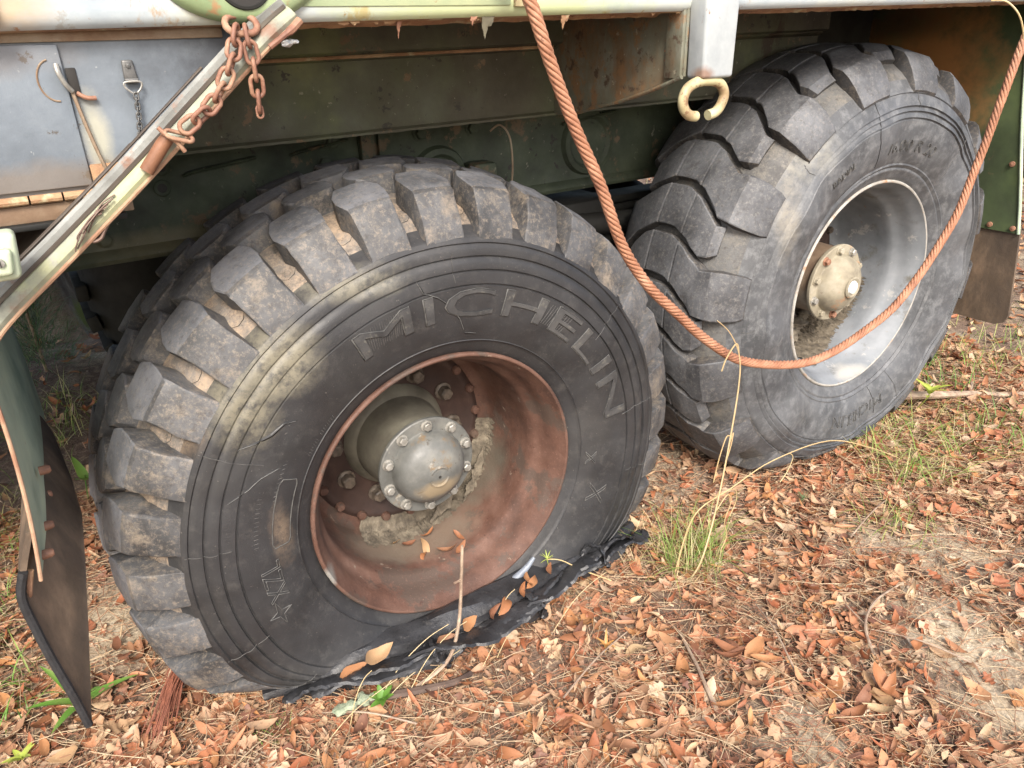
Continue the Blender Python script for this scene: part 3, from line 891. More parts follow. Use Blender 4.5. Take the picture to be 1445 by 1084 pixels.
def lumps(name, pts, mat, parent, thick=.012, seed=0, sub=3):
    """irregular crust: blobs of dried mud"""
    r_ = random.Random(seed)
    mb = MB()
    for (x, y, z, s) in pts:
        bm = bmesh.new(); bmesh.ops.create_icosphere(bm, subdivisions=sub, radius=1)
        ax = Vector((r_.uniform(.7, 1.3), r_.uniform(.7, 1.2), r_.uniform(.35, .6)))
        ph = [r_.uniform(0, 6) for _ in range(6)]
        vs_ = []
        for v in bm.verts:
            c = v.co
            k = 1 + .22 * math.sin(3.1 * c.x + ph[0]) * math.sin(4 * c.y + ph[1]) + .16 * math.sin(7 * c.z + ph[2] + 3 * c.x) + .10 * math.sin(13 * c.x + ph[3]) * math.sin(11 * c.y + ph[4])
            vs_.append((x + c.x * s * ax.x * k, y + c.y * s * ax.y * k, z + c.z * s * ax.z * k))
        bm.verts.index_update()
        mb.add(vs_, [[v.index for v in f.verts] for f in bm.faces])
        bm.free()
    return mb.build(name, mat, parent, 60)

def flake(name, outline, origin, ux, uy, nrm, mat, parent, th=.003, jag=.004, seed=1):
    """jagged thin plate from a 2-D outline"""
    r_ = random.Random(seed)
    P = []
    m = len(outline)
    for i in range(m):
        a = outline[i]; b_ = outline[(i + 1) % m]
        for k in range(5):
            f = k / 5
            P.append((a[0] + (b_[0] - a[0]) * f + r_.uniform(-jag, jag), a[1] + (b_[1] - a[1]) * f + r_.uniform(-jag, jag)))
    o_, ux, uy, nrm = Vector(origin), Vector(ux), Vector(uy), Vector(nrm)
    cx_ = sum(p[0] for p in P) / len(P); cy_ = sum(p[1] for p in P) / len(P)
    V = [o_ + ux * p[0] + uy * p[1] for p in P] + [o_ + ux * p[0] + uy * p[1] + nrm * th for p in P]
    n_ = len(P)
    V.append(o_ + ux * cx_ + uy * cy_ + nrm * (th * 1.6)); V.append(o_ + ux * cx_ + uy * cy_)
    F = []
    for i in range(n_):
        j = (i + 1) % n_
        F += [(i, j, j + n_, i + n_), (i + n_, j + n_, 2 * n_), (j, i, 2 * n_ + 1)]
    return obj(name, V, F, mat, parent, 30)

# crust of dirt and old paint hanging inside the front rim, right of the hub
def barrel_pt(cx, cz, a, y, off=.004):
    r = np.interp(y, [.04, .06, .10, .16, .20, .232, .246], [.242, .239, .237, .234, .232, .229, .20]) - off
    return Vector((cx + r * math.cos(R(a)), y, cz + r * math.sin(R(a))))
def crust(name, cx, cz, a0, a1, y0f, y1f, mat, parent, seed, th=.008, na=26, ny=6):
    r_ = random.Random(seed)
    g = []
    for i in range(na):
        f = i / (na - 1)
        a = a0 + (a1 - a0) * f
        ya = y0f(f) + r_.uniform(-.008, .008); yb = y1f(f)
        row = []
        for j in range(ny):
            q = j / (ny - 1)
            row.append(barrel_pt(cx, cz, a, ya + (yb - ya) * q, th * (.25 + 1.2 * r_.random()) * (.2 + q)))
        g.append(row)
    V = [p for row in g for p in row]
    F = [(i * ny + j, i * ny + j + 1, (i + 1) * ny + j + 1, (i + 1) * ny + j) for i in range(na - 1) for j in range(ny - 1)]
    return obj(name, V, F, mat, parent, 50)
crust("dirt_crust", 0, 0, -122, -4, lambda f: .175 + .045 * f, lambda f: .250, M_mud, wheel_f, 3, .005, 150, 16)
flake("peeling_paint_flake", [(0, 0), (.03, .02), (.060, .055), (.072, .11), (.055, .09), (.035, .055), (.015, .03)], (.125, .195, -.185), (1, 0, 0), (0, .25, .97), (-.3, -.9, 0), M_mud, wheel_f, .004, .006, 4)
flake("peeling_paint_flake", [(0, 0), (.05, .012), (.085, .05), (.06, .055), (.02, .03)], (.035, .19, -.215), (1, 0, .3), (0, .4, .9), (-.2, -.9, .2), M_mud, wheel_f, .004, .006, 5)

# torn, folded rubber along the ground
torn = [(-.41, .02, -.312), (-.33, .000, -.300), (-.27, -.012, -.298), (-.20, -.018, -.300), (-.13, -.034, -.300), (-.06, -.044, -.298), (.01, -.050, -.298), (.08, -.046, -.296),
        (.15, -.030, -.296), (.22, -.016, -.297), (.29, -.006, -.298), (.36, -.002, -.302), (.43, .006, -.305), (.48, .02, -.31)]
def torn_roll(name, pts, rr, seed, twist, mat, flat=.62, freq=3):
    r_ = random.Random(seed)
    P = spline(pts, 8)
    m = len(P); nseg = 20
    V = []; F = []
    for i in range(m):
        t = (P[min(i + 1, m - 1)] - P[max(i - 1, 0)]).normalized()
        u, v = frame(t)
        f = i / (m - 1)
        env = math.sin(math.pi * min(max(f, .02), .98)) ** .35
        for k in range(nseg):
            a = 2 * math.pi * k / nseg
            q = 1 + .22 * math.sin(freq * a + twist * f * 6.28 + seed) + .07 * math.sin(7 * a - twist * 1.7 * f * 6.28) + .05 * math.sin(31 * f + 3 * a) + .015 * math.sin(60 * f + 2 * a)
            V.append(P[i] + (u * math.cos(a) + v * math.sin(a) * flat) * rr * env * q)
    for i in range(m - 1):
        for k in range(nseg):
            l = (k + 1) % nseg
            F.append((i * nseg + k, i * nseg + l, (i + 1) * nseg + l, (i + 1) * nseg + k))
    return obj(name, V, F, mat, wheel_f, 32)
torn_roll("torn_rubber_roll", [Vector(p) + Vector((0, -.006, .010)) for p in torn], .046, 2, 1.4, M_fresh, .72, 2)
M_tube = mat_mix("blue_grey_inner_tube", [(.3, (.14, .16, .19)), (.7, (.27, .30, .35))], 10, rough=(.35, .55), layers=[(60, .62, .7, (.05, .04, .04))])
P_ = [Vector((.292 * math.cos(R(a)), -.020 + .006 * math.sin(R(a * 7)), .292 * math.sin(R(a)))) for a in range(262, 309, 3)]
V, F = tube(P_, [.004 + .008 * math.sin(math.pi * i / (len(P_) - 1)) for i in range(len(P_))], 12); obj("inner_tube", V, F, M_tube, wheel_f, 60)
torn_roll("torn_rubber_roll", [Vector(p) + Vector((0, -.020, -.014)) for p in torn[2:13]], .017, 5, -4.3, M_fresh, .7, 4)
torn_roll("torn_rubber_roll", [Vector(p) + Vector((.0, .004, .017)) for p in torn[4:12]], .012, 9, 5.0, M_fresh, .6, 5)
def torn_flap(c, L, Wd, az, tilt, seed):
    r_ = random.Random(seed)
    g = []
    for i in range(13):
        f = i / 12
        wv = Wd * (math.sin(math.pi * (f * .9 + .07)) ** .7)
        row = []
        for j in range(5):
            q = j / 4 - .5
            x = (f - .5) * L; y = q * wv
            z = .012 * math.sin(f * 5 + seed) + .35 * wv * (abs(q) * 2) ** 2 * (-1) + .004 * math.sin(f * 23 + q * 6) + r_.uniform(-.0012, .0012)
            row.append(Vector((x, y, z)))
        g.append(row)
    Mx = Matrix.Translation(Vector(c) + Vector((0, -.010, .012))) @ Matrix.Rotation(R(az), 4, 'Z') @ Matrix.Rotation(R(tilt), 4, 'X')
    g = [[Mx @ p for p in row] for row in g]
    V, F = sheet(g, .006, (0, .3, -1))
    obj("torn_rubber_flap", V, F, M_fresh, wheel_f, 40)
def ribbon(pts, Wd, tw0, tw1, seed, cup=.25, th=.006):
    r_ = random.Random(seed)
    Wd = Wd * 1.65
    P = [p + Vector((0, -.030, .016 if seed % 2 else .002)) for p in spline(pts, 12)]; m = len(P); nq = 9
    g = []; NN = []
    for i, p in enumerate(P):
        f = i / (m - 1)
        t = (P[min(i + 1, m - 1)] - P[max(i - 1, 0)]).normalized()
        a = R(tw0 + (tw1 - tw0) * f + 10 * math.sin(f * 9 + seed))
        c0 = Vector((0, -.50, .87)); c0 = (c0 - t * c0.dot(t)).normalized(); n0 = t.cross(c0)
        cdir = c0 * math.cos(a) + n0 * math.sin(a); nd = t.cross(cdir)
        w = Wd * (.30 + .70 * math.sin(math.pi * min(max(f, 0), 1)) ** .5) * (1 + .10 * math.sin(11 * f + seed))
        row = []
        for j in range(nq):
            q = j / (nq - 1) * 2 - 1
            ww = w / 2 * (1 + (.06 * math.sin(47 * f + seed * 3) + .04 * math.sin(83 * f)) * (1 if q > .9 or q < -.9 else 0))
            h = -cup * w * q * q + .0030 * math.sin(24 * f * (1 + .2 * q) + 5 * q + seed) * (1 - abs(q) * .4) + .0012 * math.sin(95 * f + 9 * q)
            row.append(p + cdir * (q * ww) - nd * h * 1.0)
        g.append(row); NN.append(nd)
    ni, nj = len(g), nq
    V = [v for row in g for v in row] + [v + NN[i] * th for i, row in enumerate(g) for v in row]
    _, F = sheet(g, th, (0, 0, 1))
    obj("torn_rubber_strip", V, F, M_fresh, wheel_f, 38)
for pts, Wd, a, b_, sd_ in (
    ([(-.38, .012, -.318), (-.34, -.002, -.304), (-.28, -.020, -.296), (-.16, -.045, -.292), (-.08, -.058, -.292)], .052, -8, 35, 1),
    ([(-.34, -.012, -.286), (-.25, -.034, -.276), (-.15, -.052, -.276), (-.05, -.066, -.290)], .044, 30, -20, 2),
    ([(-.19, -.048, -.300), (-.08, -.066, -.286), (.04, -.074, -.280), (.13, -.060, -.284)], .056, -15, 40, 3),
    ([(-.03, -.068, -.272), (.06, -.066, -.264), (.15, -.050, -.268), (.22, -.030, -.280)], .044, 40, -25, 4),
    ([(.08, -.072, -.296), (.16, -.056, -.280), (.25, -.034, -.272), (.33, -.018, -.280)], .058, -20, 35, 5),
    ([(.20, -.040, -.266), (.29, -.022, -.262), (.37, -.010, -.272), (.43, .000, -.292)], .046, 25, -30, 6),
    ([(.27, -.036, -.300), (.35, -.022, -.290), (.43, -.006, -.296), (.49, .012, -.308)], .044, -10, 30, 7),
    ([(.11, -.050, -.250), (.135, -.062, -.275), (.15, -.072, -.310)], .046, 10, 20, 8),
    ([(.30, -.016, -.250), (.32, -.030, -.275), (.335, -.040, -.305)], .040, -10, 10, 9),
    ([(-.11, -.050, -.262), (-.095, -.066, -.285), (-.085, -.074, -.312)], .040, 10, 10, 10)):
    ribbon(pts, Wd, a, b_, sd_)

# ---- rear wheel ----
RX, RZ = 1.24, .161
WR = Wheel(RX, RZ, 1)
wheel_r = empty("wheel", (RX, .1, RZ), truck)
wheel_r["label"] = "wheel with grey painted rim, dusty tan hub and chevron tread"
make_carcass(WR, 'rear', M_tyre_rear, M_groove_rear, wheel_r)
tread_rear(WR, wheel_r)
side_text(WR, 'rear', "RADIAL", .372, .390, 129, 117, wheel_r, .0008)
side_text(WR, 'rear', "16.00 R 20", .350, .378, 98, 66, wheel_r, .0008)
side_text(WR, 'rear', "MICHELIN", .358, .392, 292, 258, wheel_r, .0009, .1)
for i in range(14):
    a = 127 - i * 1.1
    side_line(WR, 'rear', [(a, .322), (a - .3, .328)], wheel_r, "worn_small_print", .0006, None, .0002, 2)
for a, r0_, r1_ in ((180, .45, .485), (104, .33, .485), (84, .45, .485), (133, .45, .487), (286, .32, .41), (50, .33, .47), (300, .32, .44)):
    side_line(WR, 'rear', [(a, r0_), (a + 1.2, (r0_ + r1_) / 2), (a + .6, r1_)], wheel_r, "mould_seam", .0007, M_crack if a in (104, 286) else None)
side_line(WR, 'rear', [(188, .345), (190, .372)], wheel_r, "worn_small_print", .0012, None, .0003, 3)
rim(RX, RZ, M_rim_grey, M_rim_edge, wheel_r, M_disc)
hub(RX + .005, RZ - .008, .083, M_hub_tan, M_hub_side, [M_hub_tan, M_bolt, M_hub_tan, M_bolt_rust], wheel_r, 'rear', 22)
# mud inside rear rim
crust("mud_cake", RX, RZ, -104, -12, lambda f: .06 + .075 * min(1, f * 2), lambda f: .250, M_mud, wheel_r, 8, .009, 150, 20)
lumps("mud_cake", [(RX + .055, .20, RZ - .135, .035), (RX + .09, .19, RZ - .10, .028), (RX + .12, .205, RZ - .06, .025), (RX + .0, .20, RZ - .16, .04), (RX - .06, .18, RZ - .18, .04), (RX + .105, .16, RZ - .115, .014)], M_mud, wheel_r, seed=4)
lumps("mud_cake", [(RX + .07, .235, RZ + .13, .022), (RX + .085, .235, RZ + .105, .024), (RX + .10, .235, RZ + .075, .022), (RX + .06, .235, RZ + .155, .018)], M_mud, wheel_r, seed=6)

# ---- far side wheels, axles (under the truck, shade put into their near-black colour) ----
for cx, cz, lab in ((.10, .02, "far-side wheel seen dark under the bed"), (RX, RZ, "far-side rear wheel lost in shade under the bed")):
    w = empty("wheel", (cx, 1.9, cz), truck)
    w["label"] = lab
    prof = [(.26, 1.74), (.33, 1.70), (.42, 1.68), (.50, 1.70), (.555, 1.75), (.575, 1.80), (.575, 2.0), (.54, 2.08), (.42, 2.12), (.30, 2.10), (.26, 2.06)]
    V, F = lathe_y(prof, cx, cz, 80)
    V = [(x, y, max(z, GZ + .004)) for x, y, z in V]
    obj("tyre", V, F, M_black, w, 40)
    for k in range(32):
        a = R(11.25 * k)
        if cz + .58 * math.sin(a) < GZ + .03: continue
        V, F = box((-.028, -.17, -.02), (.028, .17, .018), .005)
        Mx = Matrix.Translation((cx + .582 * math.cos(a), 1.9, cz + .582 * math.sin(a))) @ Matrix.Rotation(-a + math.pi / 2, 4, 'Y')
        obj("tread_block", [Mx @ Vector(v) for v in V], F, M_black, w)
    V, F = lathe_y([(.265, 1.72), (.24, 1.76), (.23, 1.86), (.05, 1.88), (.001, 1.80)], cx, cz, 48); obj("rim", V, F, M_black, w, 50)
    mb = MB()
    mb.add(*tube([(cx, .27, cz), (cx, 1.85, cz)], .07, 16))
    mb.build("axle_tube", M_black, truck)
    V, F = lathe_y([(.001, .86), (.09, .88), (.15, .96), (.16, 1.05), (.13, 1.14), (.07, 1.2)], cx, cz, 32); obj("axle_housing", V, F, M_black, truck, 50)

# ------------------------------------------------------------------ bed, rails, panels
def part(name, V, F, mat, ang=35): return obj(name, V, F, mat, truck, ang)
YB = -.10
# bed side sheet with a rolled lower corner and a ragged lip turned under
def strip_x(prof, x0, x1, nx, jag=0, seed=0, zslope=.010):
    """profile (y,z) extruded along x, following the slight slope of the bed"""
    r_ = random.Random(seed)
    V = []; F = []; m = len(prof)
    for i in range(nx + 1):
        x = x0 + (x1 - x0) * i / nx
        for j, (y, z) in enumerate(prof):
            dj = r_.uniform(-jag, jag) if (j in (m - 1, m - 2) and jag) else 0
            V.append((x, y + dj, z + zslope * x / 1.0 + dj * .3))
    for i in range(nx):
        for j in range(m - 1):
            F.append((i * m + j, (i + 1) * m + j, (i + 1) * m + j + 1, i * m + j + 1))
    return V, F
ZR = .812
prof = [(YB + .004, 1.25), (YB, 1.05), (YB, ZR + .022), (YB + .001, ZR + .014), (YB + .004, ZR + .007), (YB + .010, ZR + .003)]
part("bed_side_panel", *strip_x(prof, -3.2, 4.2, 120), M_rail)
prof = [(YB + .010, ZR + .003), (YB + .018, ZR + .001), (YB + .035, ZR + .001), (YB + .062, ZR + .003), (YB + .075, ZR - .004)]
part("bottom_lip", *strip_x(prof, -3.2, 4.2, 560, .004, 3), M_lip_rust)
# hanging rust and paint flakes under the lip
M_peel = mat_mix('peeling_olive_paint', [(.3, (.10, .09, .06)), (.7, (.20, .185, .13))], 30)
r_ = random.Random(5)
for i in range(26):
    x = -.17 + .75 * r_.random() ** 1.2
    w_ = r_.uniform(.008, .026); h_ = r_.uniform(.002, .006)
    y_ = YB + r_.uniform(.004, .03)
    flake("paint_flake", [(0, 0), (w_, 0), (w_ * .8, -h_ * .6), (w_ * .4, -h_), (w_ * .1, -h_ * .5)], (x, y_ + .01, ZR + .003 + .01 * x), (1, 0, 0), (0, r_.uniform(-.5, .2), 1), (0, -1, 0),
          M_lip_rust, truck, .0012, .0012, i)
for x, y_, w_, h_, mt in ((.052, YB + .01, .022, .028, M_peel), (-.074, YB + .02, .009, .024, M_bolt_rust), (.19, YB + .01, .016, .018, M_lip_rust), (.028, YB + .0, .012, .010, M_bolt_rust)):
    flake("paint_flake", [(0, 0), (w_, 0), (w_ * .85, -h_ * .35), (w_ * .5, -h_ * .5), (w_ * .35, -h_), (w_ * .1, -h_ * .6)], (x, y_, ZR + .004), (1, 0, 0), (0, -.2, 1), (0, -1, 0), mt, truck, .0015, .0012, 77)
# bed floor above (keeps the underside in shade), cross bearers
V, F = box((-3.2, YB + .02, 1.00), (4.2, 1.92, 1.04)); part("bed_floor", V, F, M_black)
for i in range(7):
    x = -2.6 + i * .98
    if abs(x - .46) < .35: continue
    V, F = box((x - .04, .60, .86), (x + .04, 1.9, 1.0), .004); part("cross_bearer", V, F, M_black)
V, F = box((-3.2, 1.93, .86), (4.2, 1.95, 1.045), .004); part("far_side_panel", V, F, M_dark_paint)
# tie-down bowl pressed into the side panel with a dark disc for the shade of its hole
bx, bz = -.277, .845
prof = [(.098, YB - .002), (.094, YB - .008), (.086, YB - .013), (.074, YB - .015), (.050, YB - .0155), (.036, YB - .0145), (.031, YB - .012), (.031, YB - .0165), (.0001, YB - .0163)]
M_bowl = mat_mix("dark_green_bowl_paint", [(.3, (.16, .22, .11)), (.5, (.25, .32, .17)), (.7, (.36, .42, .25))], 9, 8, (.35, .5), layers=[(30, .62, .7, (.30, .18, .09))])
V, F = lathe_y(prof[:6], 0, 0, 64)
V = [(x * .95 + bx, y, (z * .55 if z < 0 else z) + .866 - (0 if abs(z) > .05 else 0)) for x, y, z in V]
V = [(x, y, z - .021 * max(0, 1 - math.hypot(x - bx, z - .866) / .05)) for x, y, z in V]
part("tie_down_bowl", V, F, M_bowl, 50)
V, F = lathe_y([(.0285, YB - .0165), (.0001, YB - .0165)], bx, bz + .013, 40); part("bowl_hole", V, F, M_hole, 50)
V, F = lathe_y([(.033, YB - .013), (.031, YB - .018), (.028, YB - .0185), (.0265, YB - .010)], bx, bz + .013, 40); part("hole_grommet", V, F, M_black, 50)
# pale green area over the middle of the side panel is the older paint: a welded patch plate
V, F = box((-.345, YB - .0015, ZR + .018), (.095, YB + .001, 1.2), .0012); part("patch_plate", V, F, M_rail_green)
V, F = box((.10, YB - .006, ZR + .016), (.130, YB + .001, 1.2), .001); part("hinge_strap", V, F, M_hook)
# short stake pocket far left
V, F = box((-.75, YB - .016, ZR + .004), (-.527, YB + .002, 1.2), .004); part("stake_pocket", V, F, M_rail)

# stake post with hook
V = []; F = []
def taper_box(x0, x1, x0b, x1b, y0, y1, z0, z1, bev=.004):
    bm = bmesh.new(); bmesh.ops.create_cube(bm, size=1)
    for v in bm.verts:
        t = v.co.z > 0
        a, b_ = (x0, x1) if t else (x0b, x1b)
        v.co = Vector((a if v.co.x < 0 else b_, y0 if v.co.y < 0 else y1, z1 if t else z0))
    bmesh.ops.bevel(bm, geom=bm.edges[:] + bm.verts[:], offset=bev, segments=3, affect='EDGES', profile=.5)
    bm.verts.index_update()
    V = [v.co.copy() for v in bm.verts]; F = [[v.index for v in f.verts] for f in bm.faces]
    bm.free(); return V, F
V, F = taper_box(.437, .530, .452, .524, -.135, -.094, .716, 1.2, .006); part("stake_post", V, F, mat_mix("stained_grey_white_post", [(.3, (.26, .29, .31)), (.5, (.38, .41, .42)), (.7, (.47, .49, .46))], 8, 10, (.45, .7),
    layers=[(16, .58, .62, (.36, .33, .16), (1, 1, .3)), (26, .62, .65, (.24, .13, .07), (1, 1, .5)), (60, .66, .69, (.20, .17, .14))], bmp=(.4, .0015, 70), stains=[((.452, -.13, .72), .03, (1, 1, .6), (.22, .11, .06), .8), ((.527, -.135, .78), .03, (.2, 1, 3), (.45, .42, .15), .8)]))
V, F = box((.438, -.094, .716), (.446, -.055, 1.0), .001); part("post_flange", V, F, M_gusset)
hk = [(.474, -.122, .7125), (.452, -.122, .711), (.432, -.121, .702), (.423, -.121, .686), (.427, -.121, .670), (.440, -.121, .659), (.457, -.121, .656)]
V, F = tube(spline(hk, 6), .0088, 14); part("hook", V, F, M_hook, 50)
hk = [(.470, -.122, .7125), (.492, -.122, .711), (.510, -.122, .704), (.520, -.122, .688), (.514, -.122, .671), (.502, -.122, .660), (.484, -.122, .656)]
V, F = tube(spline(hk, 6), .0088, 14); part("hook", V, F, M_hook, 50)

# gusset from the post in to the long panel
pl = [(YB + .004, .86), (YB + .004, .7195), (-.02, .694), (.06, .672), (.14, .656), (.20, .640), (.29, .636), (.29, .86)]
V = [(.444, y, z) for y, z in pl] + [(.450, y, z) for y, z in pl]
nn = len(pl)
F = [tuple(range(nn)), tuple(range(2 * nn - 1, nn - 1, -1))] + [(i, (i + 1) % nn, (i + 1) % nn + nn, i + nn) for i in range(nn)]
V = [(x, y, z) for x, y, z in V]
part("gusset_plate", V, F, M_gusset)
P = [(.441, y, z - .001) for y, z in pl[1:7]]
V, F = tube(P, .0035, 8); part("gusset_edge", V, F, M_gusset)
P = [(.443, -.058 + .010 * math.cos(a), .752 + .011 * math.sin(a)) for a in np.linspace(.6, 5.6, 12)]
V, F = tube(P, .002, 6); part("weld_ring", V, F, M_bolt_rust)

# long side sill behind: top strip, seam, main panel with turned lip
Y2 = .28
prof = [(Y2 - .03, .86), (Y2 - .03, .770), (Y2 - .024, .766), (Y2 - .002, .764)]
part("upper_sill_strip", *strip_x(prof, -3.2, 1.29, 60, 0, 1, .0085), M_dark_paint)
prof = [(Y2 - .012, .7655), (Y2 - .014, .761), (Y2 - .008, .757), (Y2, .754), (Y2 + .002, .70), (Y2, .645), (Y2 - .004, .636), (Y2 - .012, .632), (Y2 - .013, .628), (Y2 + .03, .626)]
part("sill_panel", *strip_x(prof, -3.2, 1.29, 400, .0015, 2, .0085), M_dark_paint)
prof = [(Y2 - .0165, .764), (Y2 - .018, .7615), (Y2 - .015, .7585)]
V, F = strip_x(prof, -.25, .43, 120, .0008, 4, .0085); part("rusty_seam", V, F, M_lip_rust)
# chassis frame rail
Y3 = .44
prof = [(Y3 + .12, .66), (Y3, .655), (Y3 - .002, .63), (Y3, .62), (Y3, .47), (Y3 - .004, .452), (Y3 - .018, .444), (Y3 - .022, .436), (Y3 - .018, .428), (Y3 + .09, .426)]
part("frame_rail", *strip_x(prof, -3.2, 4.2, 60, 0, 1, .004), M_frame)
prof = [(Y3 + .13, .95), (Y3 + .13, .645)]
part("rail_web", *strip_x(prof, -3.2, 4.2, 4, 0, 1, .004), M_black)
V, F = box((.055, Y3 - .022, .46), (.085, Y3 + .002, .645), .002); part("frame_bracket", V, F, M_frame)
V, F = box((.098, Y3 - .012, .46), (.125, Y3 + .002, .64), .002); part("frame_bracket", V, F, M_frame)
for x, z, s in ((-.33, .585, 0), (-.335, .548, 0)):
    V, F = lathe_y([(.0085, Y3 - .0015), (.0001, Y3 - .0015)], x, z, 20); part("bolt_hole", V, F, M_hole)
    V, F = lathe_y([(.016, Y3 - .001), (.0135, Y3 - .003), (.0085, Y3 - .0025)], x, z, 20); part("hole_ring", V, F, M_frame)
for x0, x1, z in ((-.295, -.16, .578), (-.09, .03, .594), (.58, .74, .60)):
    P = [(x0, Y3 - .006, z - .012), (x0 + .02, Y3 - .010, z - .006), ((x0 + x1) / 2, Y3 - .012, z), (x1, Y3 - .010, z + .008)]
    V, F = tube(spline(P, 4), .006, 8, flat=.6); part("stiffening_rib", V, F, M_frame)
for x, z in ((-.27, .47), (-.22, .466), (-.45, .47), (.0, .60), (.20, .60), (.17, .47), (-.10, .47), (-.02, .56), (.33, .60)):
    hexbolt((x, Y3 - .001, z), .013, .012, M_frame, truck, "frame_bolt")
for x, z, r0 in ((.24, .50, .065), (.66, .54, .075)):    # round bosses on the rail
    V, F = lathe_y([(r0 + .006, Y3), (r0, Y3 - .012), (r0 - .012, Y3 - .014), (r0 - .02, Y3 - .006), (.0001, Y3 - .006)], x, z, 40); part("round_boss", V, F, M_frame)
V, F = box((.30, Y3 - .06, .46), (.36, Y3 - .004, .53), .008); part("brake_line_bracket", V, F, M_frame)
P = spline([(.33, Y3 - .08, .60), (.35, Y3 - .09, .612), (.375, Y3 - .09, .58), (.385, Y3 - .08, .50), (.38, Y3 - .06, .44)], 6)
V, F = tube(P, .0022, 6); part("loose_wire", V, F, M_box_trim)
# springs and torque rods: dark bars under the frame
for k in range(6):
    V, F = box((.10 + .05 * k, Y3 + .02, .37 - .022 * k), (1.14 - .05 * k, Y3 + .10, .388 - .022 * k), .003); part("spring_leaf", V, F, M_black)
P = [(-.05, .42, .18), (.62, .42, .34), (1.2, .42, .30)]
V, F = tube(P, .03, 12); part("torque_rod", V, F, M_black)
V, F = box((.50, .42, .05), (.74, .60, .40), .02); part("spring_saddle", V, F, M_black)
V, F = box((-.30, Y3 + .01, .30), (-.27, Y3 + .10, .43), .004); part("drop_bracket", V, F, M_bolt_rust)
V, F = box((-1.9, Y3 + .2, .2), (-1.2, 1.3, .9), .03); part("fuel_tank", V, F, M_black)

# ------------------------------------------------------------------ toolbox left
YT = -.068
pl = [(-1.9, .640), (-.462, .640), (-.424, .672), (-.34, .738), (-.262, .803), (-.250, .835), (-1.9, .835)]
nn = len(pl)
V = [(x, YT, z) for x, z in pl] + [(x, YT + .25, z) for x, z in pl]
F = [tuple(range(nn)), tuple(range(2 * nn - 1, nn - 1, -1))] + [(i, i + nn, (i + 1) % nn + nn, (i + 1) % nn) for i in range(nn)]
part("tool_box", V, F, M_box)
door = part("tool_box_door", *box((-1.3, YT - .0065, .645), (-.4775, YT + .001, .7965), .0022), M_box)
V, F = box((-1.9, YT - .004, .7985), (-.30, YT + .001, .812), .001); part("tool_box_trim", V, F, M_box_trim)
# hinge along the bottom: knuckles on a long pin
for i in range(11):
    x0 = -.4775 - .034 * (i + 1)
    V, F = tube([(x0 + .001, YT - .006, .636), (x0 + .033, YT - .006, .636)], .0052, 10)
    part("hinge_knuckle", V, F, M_lip_rust)
V, F = box((-1.9, YT - .003, .610), (-.44, YT + .006, .630), .0015); part("lower_flange", V, F, M_box_trim)
V, F = box((-1.9, YT - .012, .603), (-.45, YT + .02, .610), .0015); part("lower_flange", V, F, M_black)
V, F = box((-.4765, YT - .008, .640), (-.445, YT - .001, .668), .002); part("rusty_corner_plate", V, F, M_lip_rust)
V, F = box((-1.9, YT + .02, .56), (-.75, YT + .24, .605), .0015); part("box_support", V, F, M_fender_in)
# slot latch on the door edge
P = spline([(-.4835, YT - .010, .7765), (-.4835, YT - .013, .768), (-.480, YT - .013, .757), (-.4745, YT - .011, .748)], 5)
V, F = tube(P, .0028, 8); part("door_pull", V, F, M_bolt)
V, F = box((-.476, YT - .003, .742), (-.4655, YT + .0, .772), .0012); part("latch_slot", V, F, M_hole)
P = spline([(-.470, YT - .004, .746), (-.462, YT - .006, .7405), (-.452, YT - .005, .7395)], 4)
V, F = tube(P, .0025, 8); part("latch_tongue", V, F, M_bolt_rust)
# ring of rust where the latch has swung
P = [(-.4885 - .0165 * math.cos(a), YT - .0068, .760 + .0215 * math.sin(a)) for a in np.linspace(-1.6, 1.4, 16)]
V, F = tube(P, .0011, 6); part("latch_scrape", V, F, M_box_trim)
# door edge rod / cable, angled
P = spline([(-.4745, YT - .009, .748), (-.470, YT - .009, .715), (-.464, YT - .009, .68), (-.4585, YT - .008, .655)], 5)
V, F = tube(P, .0021, 6); part("door_cord", V, F, M_box_trim)

# ------------------------------------------------------------------ fender, guard and mud flap (left)
def lip_pt(t):   # outer lip line, top right to bottom left, then down
    pts = [(-.222, .815), (-.262, .787), (-.336, .726), (-.431, .647), (-.522, .575), (-.60, .514), (-.632, .480), (-.641, .44), (-.633, .353), (-.642, .26), (-.655, .172)]
    return pts
lp = lip_pt(0)
YF = -.12
g = []
xs = []
LP = spline([(x, 0, z) for x, z in lp[:7]], 5)
for p in LP:
    row = []
    for y in (YF, YF + .0025, YF + .012, YF + .02, YF + .05, .0, .10, .25, .42):
        dz = 0
        if y < YF + .015: dz = .0
        row.append(Vector((p.x, y, p.z + (.0 if y > YF + .015 else .0))))
    g.append(row)
g = [[p - Vector((.62, 0, -.78)) * .022 for p in row] for row in g]
V, F = sheet(g, .004, (.63, 0, -.78)); part("fender", V, F, M_fender_in, 30)
